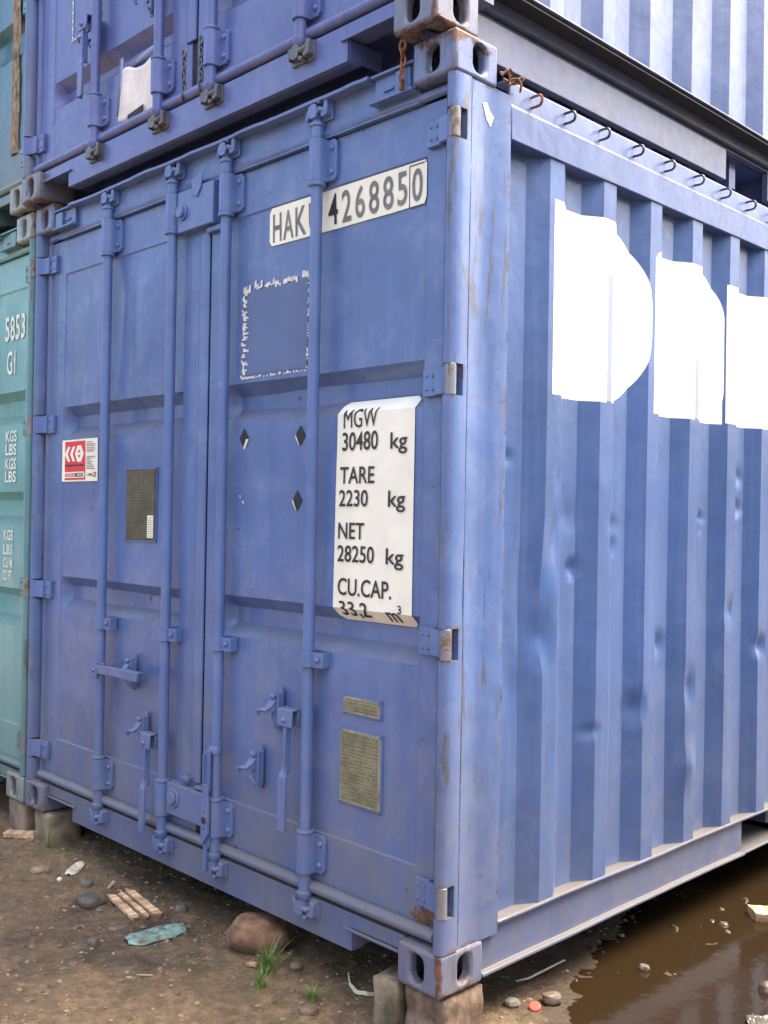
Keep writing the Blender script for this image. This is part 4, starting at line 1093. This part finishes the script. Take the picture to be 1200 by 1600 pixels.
wood = simple('split_wood', (.40, .22, .11), .85, .5, 40, col2=(.70, .48, .28), bump=.8, stretch=(1, .12, 1))
def plank(label, x, y, L, W, H, rot, seed, tilt=0, mat=None, name='wood_piece'):
    rnd = random.Random(seed); b = B(); n = 12; vs = []
    for i in range(n+1):
        t = i/n; ww = W*(.5+.1*noise.noise(Vector((t*5, seed, 0)))); ex = 0
        for (u, v) in ((-1, 0), (1, 0), (1, 1), (-1, 1)):
            jit = (rnd.uniform(-.06, .06)*L if i in (0, n) else 0)
            vs.append((t*L-L/2+jit, u*ww*(.35 if i in (0, n) and rnd.random() < .5 else 1), v*H+.002*noise.noise(Vector((t*8, u, v+seed)))))
    fs = [(0, 1, 2, 3), tuple(n*4+j for j in range(4))]
    for i in range(n):
        for j in range(4): fs.append((i*4+j, i*4+(j+1) % 4, (i+1)*4+(j+1) % 4, (i+1)*4+j))
    b._add(vs, fs); o = b.build(name, mat or wood, None, bevel=.001)
    o.location = (x, y, gh(x, y)+.004); o.rotation_euler = (0, tilt, rot)
    return tag(o, label, 'wood', 'pieces of broken wood')
wr = R(48)
def GP(px, py, z=GZ):   # where a view ray through this picture point meets the ground
    F = 1599.4; d = cf+cr*((px-600)/F)-cu*((py-800)/F); o = Vector((4.25338573, -2.02033220, 1.28381338)); t = (z-o.z)/d.z; p = o+d*t; return p.x, p.y
def between(a, c): (x0, y0), (x1, y1) = GP(*a), GP(*c); return (x0+x1)/2, (y0+y1)/2, math.hypot(x1-x0, y1-y0), math.atan2(y1-y0, x1-x0)
for lab, a, c, W in (('split plank piece nearest the dark stone', (172, 1404), (214, 1436), .028), ('narrow middle splinter of the broken plank', (186, 1400), (232, 1433), .018), ('split plank piece farthest from the dark stone', (200, 1396), (250, 1430), .03)):
    x, y, L, ro = between(a, c); plank(lab, x, y, L, W, .012, ro, int(a[0]), .06)
x, y = GP(173, 1388); plank('short upright yellowish chip at the end of the broken wood', x, y, .05, .018, .008, 1.0, 4, -.9)
x, y = GP(1195, 1430); plank('orange brown wood chunk at the right edge', x, y+.03, .12, .085, .030, .6, 9)
x, y = GP(394, 1513); plank('small orange wood chip beside the grass tuft', x, y, .034, .022, .008, .5, 12)
x, y = GP(30, 1308); plank('reddish wood scrap lying before the teal container block', x, y, .14, .05, .02, .7, 15)
x, y = GP(285, 1342+60); plank('faint thin straw lying near the bottle', *GP(226, 1526), .05, .003, .003, .75, 17, mat=simple('straw', (.5, .38, .24), .7))

# crushed teal bottle
def film(name, label, cat, x, y, L, W, H, rot, seed, mat, group=None, n=30, m_=16, amp=1.):
    b = B(); vs = []; fs = []
    for i in range(n+1):
        for j in range(m_+1):
            u, v = i/n*2-1, j/m_*2-1; edge = max(0, 1-abs(u)**4)*.5+.5
            wv = W*.5*(edge if abs(u) < .93 else edge*.75)*(1+.18*noise.noise(Vector((u*2.2, seed, 0))))
            vs.append((u*L/2, v*wv, .004+H*max(0, 1-v*v)*(.55+.45*amp*noise.noise(Vector((u*4, v*3, seed)))+.25*amp*abs(noise.noise(Vector((u*9, v*7, seed+4)))))))
    for i in range(n):
        for j in range(m_): fs.append((i*(m_+1)+j, (i+1)*(m_+1)+j, (i+1)*(m_+1)+j+1, i*(m_+1)+j+1))
    b._add(vs, fs); o = b.build(name, mat, None, ang=30)
    s_ = o.modifiers.new('thick', 'SOLIDIFY'); s_.thickness = .0012; s_.offset = 1
    o.location = (x, y, gh(x, y)); o.rotation_euler = (0, 0, rot); return tag(o, label, cat, group)
bot = simple('muddy_teal_plastic', (.15, .12, .07), .3, .2, 42, col2=(.20, .36, .32), bump=1)
x, y, L, ro = between((197, 1472), (288, 1447)); film('crushed_bottle', 'flattened teal plastic bottle crushed into the dirt', 'bottle', x, y, L*1.0, .11, .020, ro, 3, bot)
x, y, L, ro = between((108, 1370), (126, 1352)); film('paper_scrap', 'torn white scrap left of the broken wood', 'scrap', x, y, L*1.1, .05, .012, ro, 8, simple('dirty_white_scrap', (.5, .45, .36), .7, .3, 40))
film('plastic_bag', 'crumpled clear plastic film at the bottom right corner', 'plastic', 2.945, .845, .13, .06, .025, .9, 12, simple('wet_clear_plastic', (.20, .17, .12), .12, .3, 20, spec=.9), amp=2.4)
# pale strap loop coming out from under the container
b = B(); x0, y0 = GP(545, 1540); x1, y1 = GP(600, 1556)
P = [GP(543, 1520), GP(545, 1540), GP(555, 1552), GP(572, 1558), GP(590, 1557), GP(600, 1556)]
vs = []; 
for i in range(31):
    t = i/30*5; k_ = min(4, int(t)); f = t-k_; px = P[k_][0]*(1-f)+P[k_+1][0]*f; py = P[k_][1]*(1-f)+P[k_+1][1]*f
    zz = gh(px, py)+.004; wd = .012*min(1, .2+i/12)
    vs += [(px, py, zz), (px+.002, py+.002, zz+wd), (px+.004, py+.0035, zz+wd), (px+.002, py+.002, zz)]
fs = []
for i in range(30):
    for j in range(4): fs.append((i*4+j, i*4+(j+1) % 4, (i+1)*4+(j+1) % 4, (i+1)*4+j))
b._add(vs, fs); tag(b.build('packing_strap', simple('pale_strap', (.55, .55, .38), .5, .15, 20), None), 'pale plastic strap curling out beside the tan block', 'strap')
a, c, d = GP(806, 1539), GP(825, 1535), GP(882, 1510)
b = B(); b.tube([(*a, GZ+.012), (*c, GZ+.012), (*d, GZ+.02)], [.003, .0035, .003], 8)
tag(b.build('thin_stick', simple('grey_stick', (.40, .38, .30), .7), None), 'thin pale stick lying right of the near corner', 'stick')
x, y = GP(836, 1573); b = B(); b.lathe(0, 0, [(0, .018), (.010, .018), (.013, .015)], 18); o = b.build('bottle_cap', simple('faded_red_plastic', (.45, .07, .045), .5, .2, 10), None, bevel=.001); o.location = (x, y, gh(x, y)+.002); o.rotation_euler = (.4, .2, 0); tag(o, 'red bottle cap lying between two stones', 'cap')
x, y = GP(93, 1378); b = B(); b.lathe(0, 0, [(0, .009), (.006, .010), (.010, .006)], 14); o = b.build('bottle_cap', simple('white_plastic', (.7, .68, .6), .5, .1, 10), None); o.location = (x, y, gh(x, y)); tag(o, 'tiny white bottle cap beside the flat pink stone', 'cap')
# wet glassy shards along the puddle's edge
sh = simple('wet_shard', (.09, .078, .055), .12, .4, 40, spec=.8)
rnd = random.Random(4)
shl = ['rounded glassy shard nearest the container, alone', 'small shard above the cluster', 'larger glassy lump right of the cluster', 'bright flake below the larger lump', 'thin shard at the middle of the cluster', 'tiny pinkish shard left in the cluster', 'reddish flake near the orange wood chunk']
for i, (px, py, r) in enumerate([(1056, 1451, .020), (1128, 1421, .013), (1130, 1445, .022), (1137, 1456, .015), (1113, 1440, .014), (1094, 1447, .009), (1164, 1406, .020)]):
    x, y = GP(px, py, GZ-.018); b = B()
    vs = [(r*rnd.uniform(.6, 1.2)*math.cos(q), r*rnd.uniform(.6, 1.2)*math.sin(q), 0) for q in [k_*1.05 for k_ in range(6)]]; vs += [(v[0]*.6, v[1]*.6, r*rnd.uniform(.5, .9)) for v in vs]
    b._add(vs, [tuple(range(5, -1, -1)), tuple(range(6, 12))]+[(k_, (k_+1) % 6, 6+(k_+1) % 6, 6+k_) for k_ in range(6)])
    o = b.build('glass_shard', sh, None, ang=15, bevel=.001); o.location = (x, y, GZ-.024); tag(o, shl[i]+', by the puddle', 'shard', 'wet shards by the puddle')
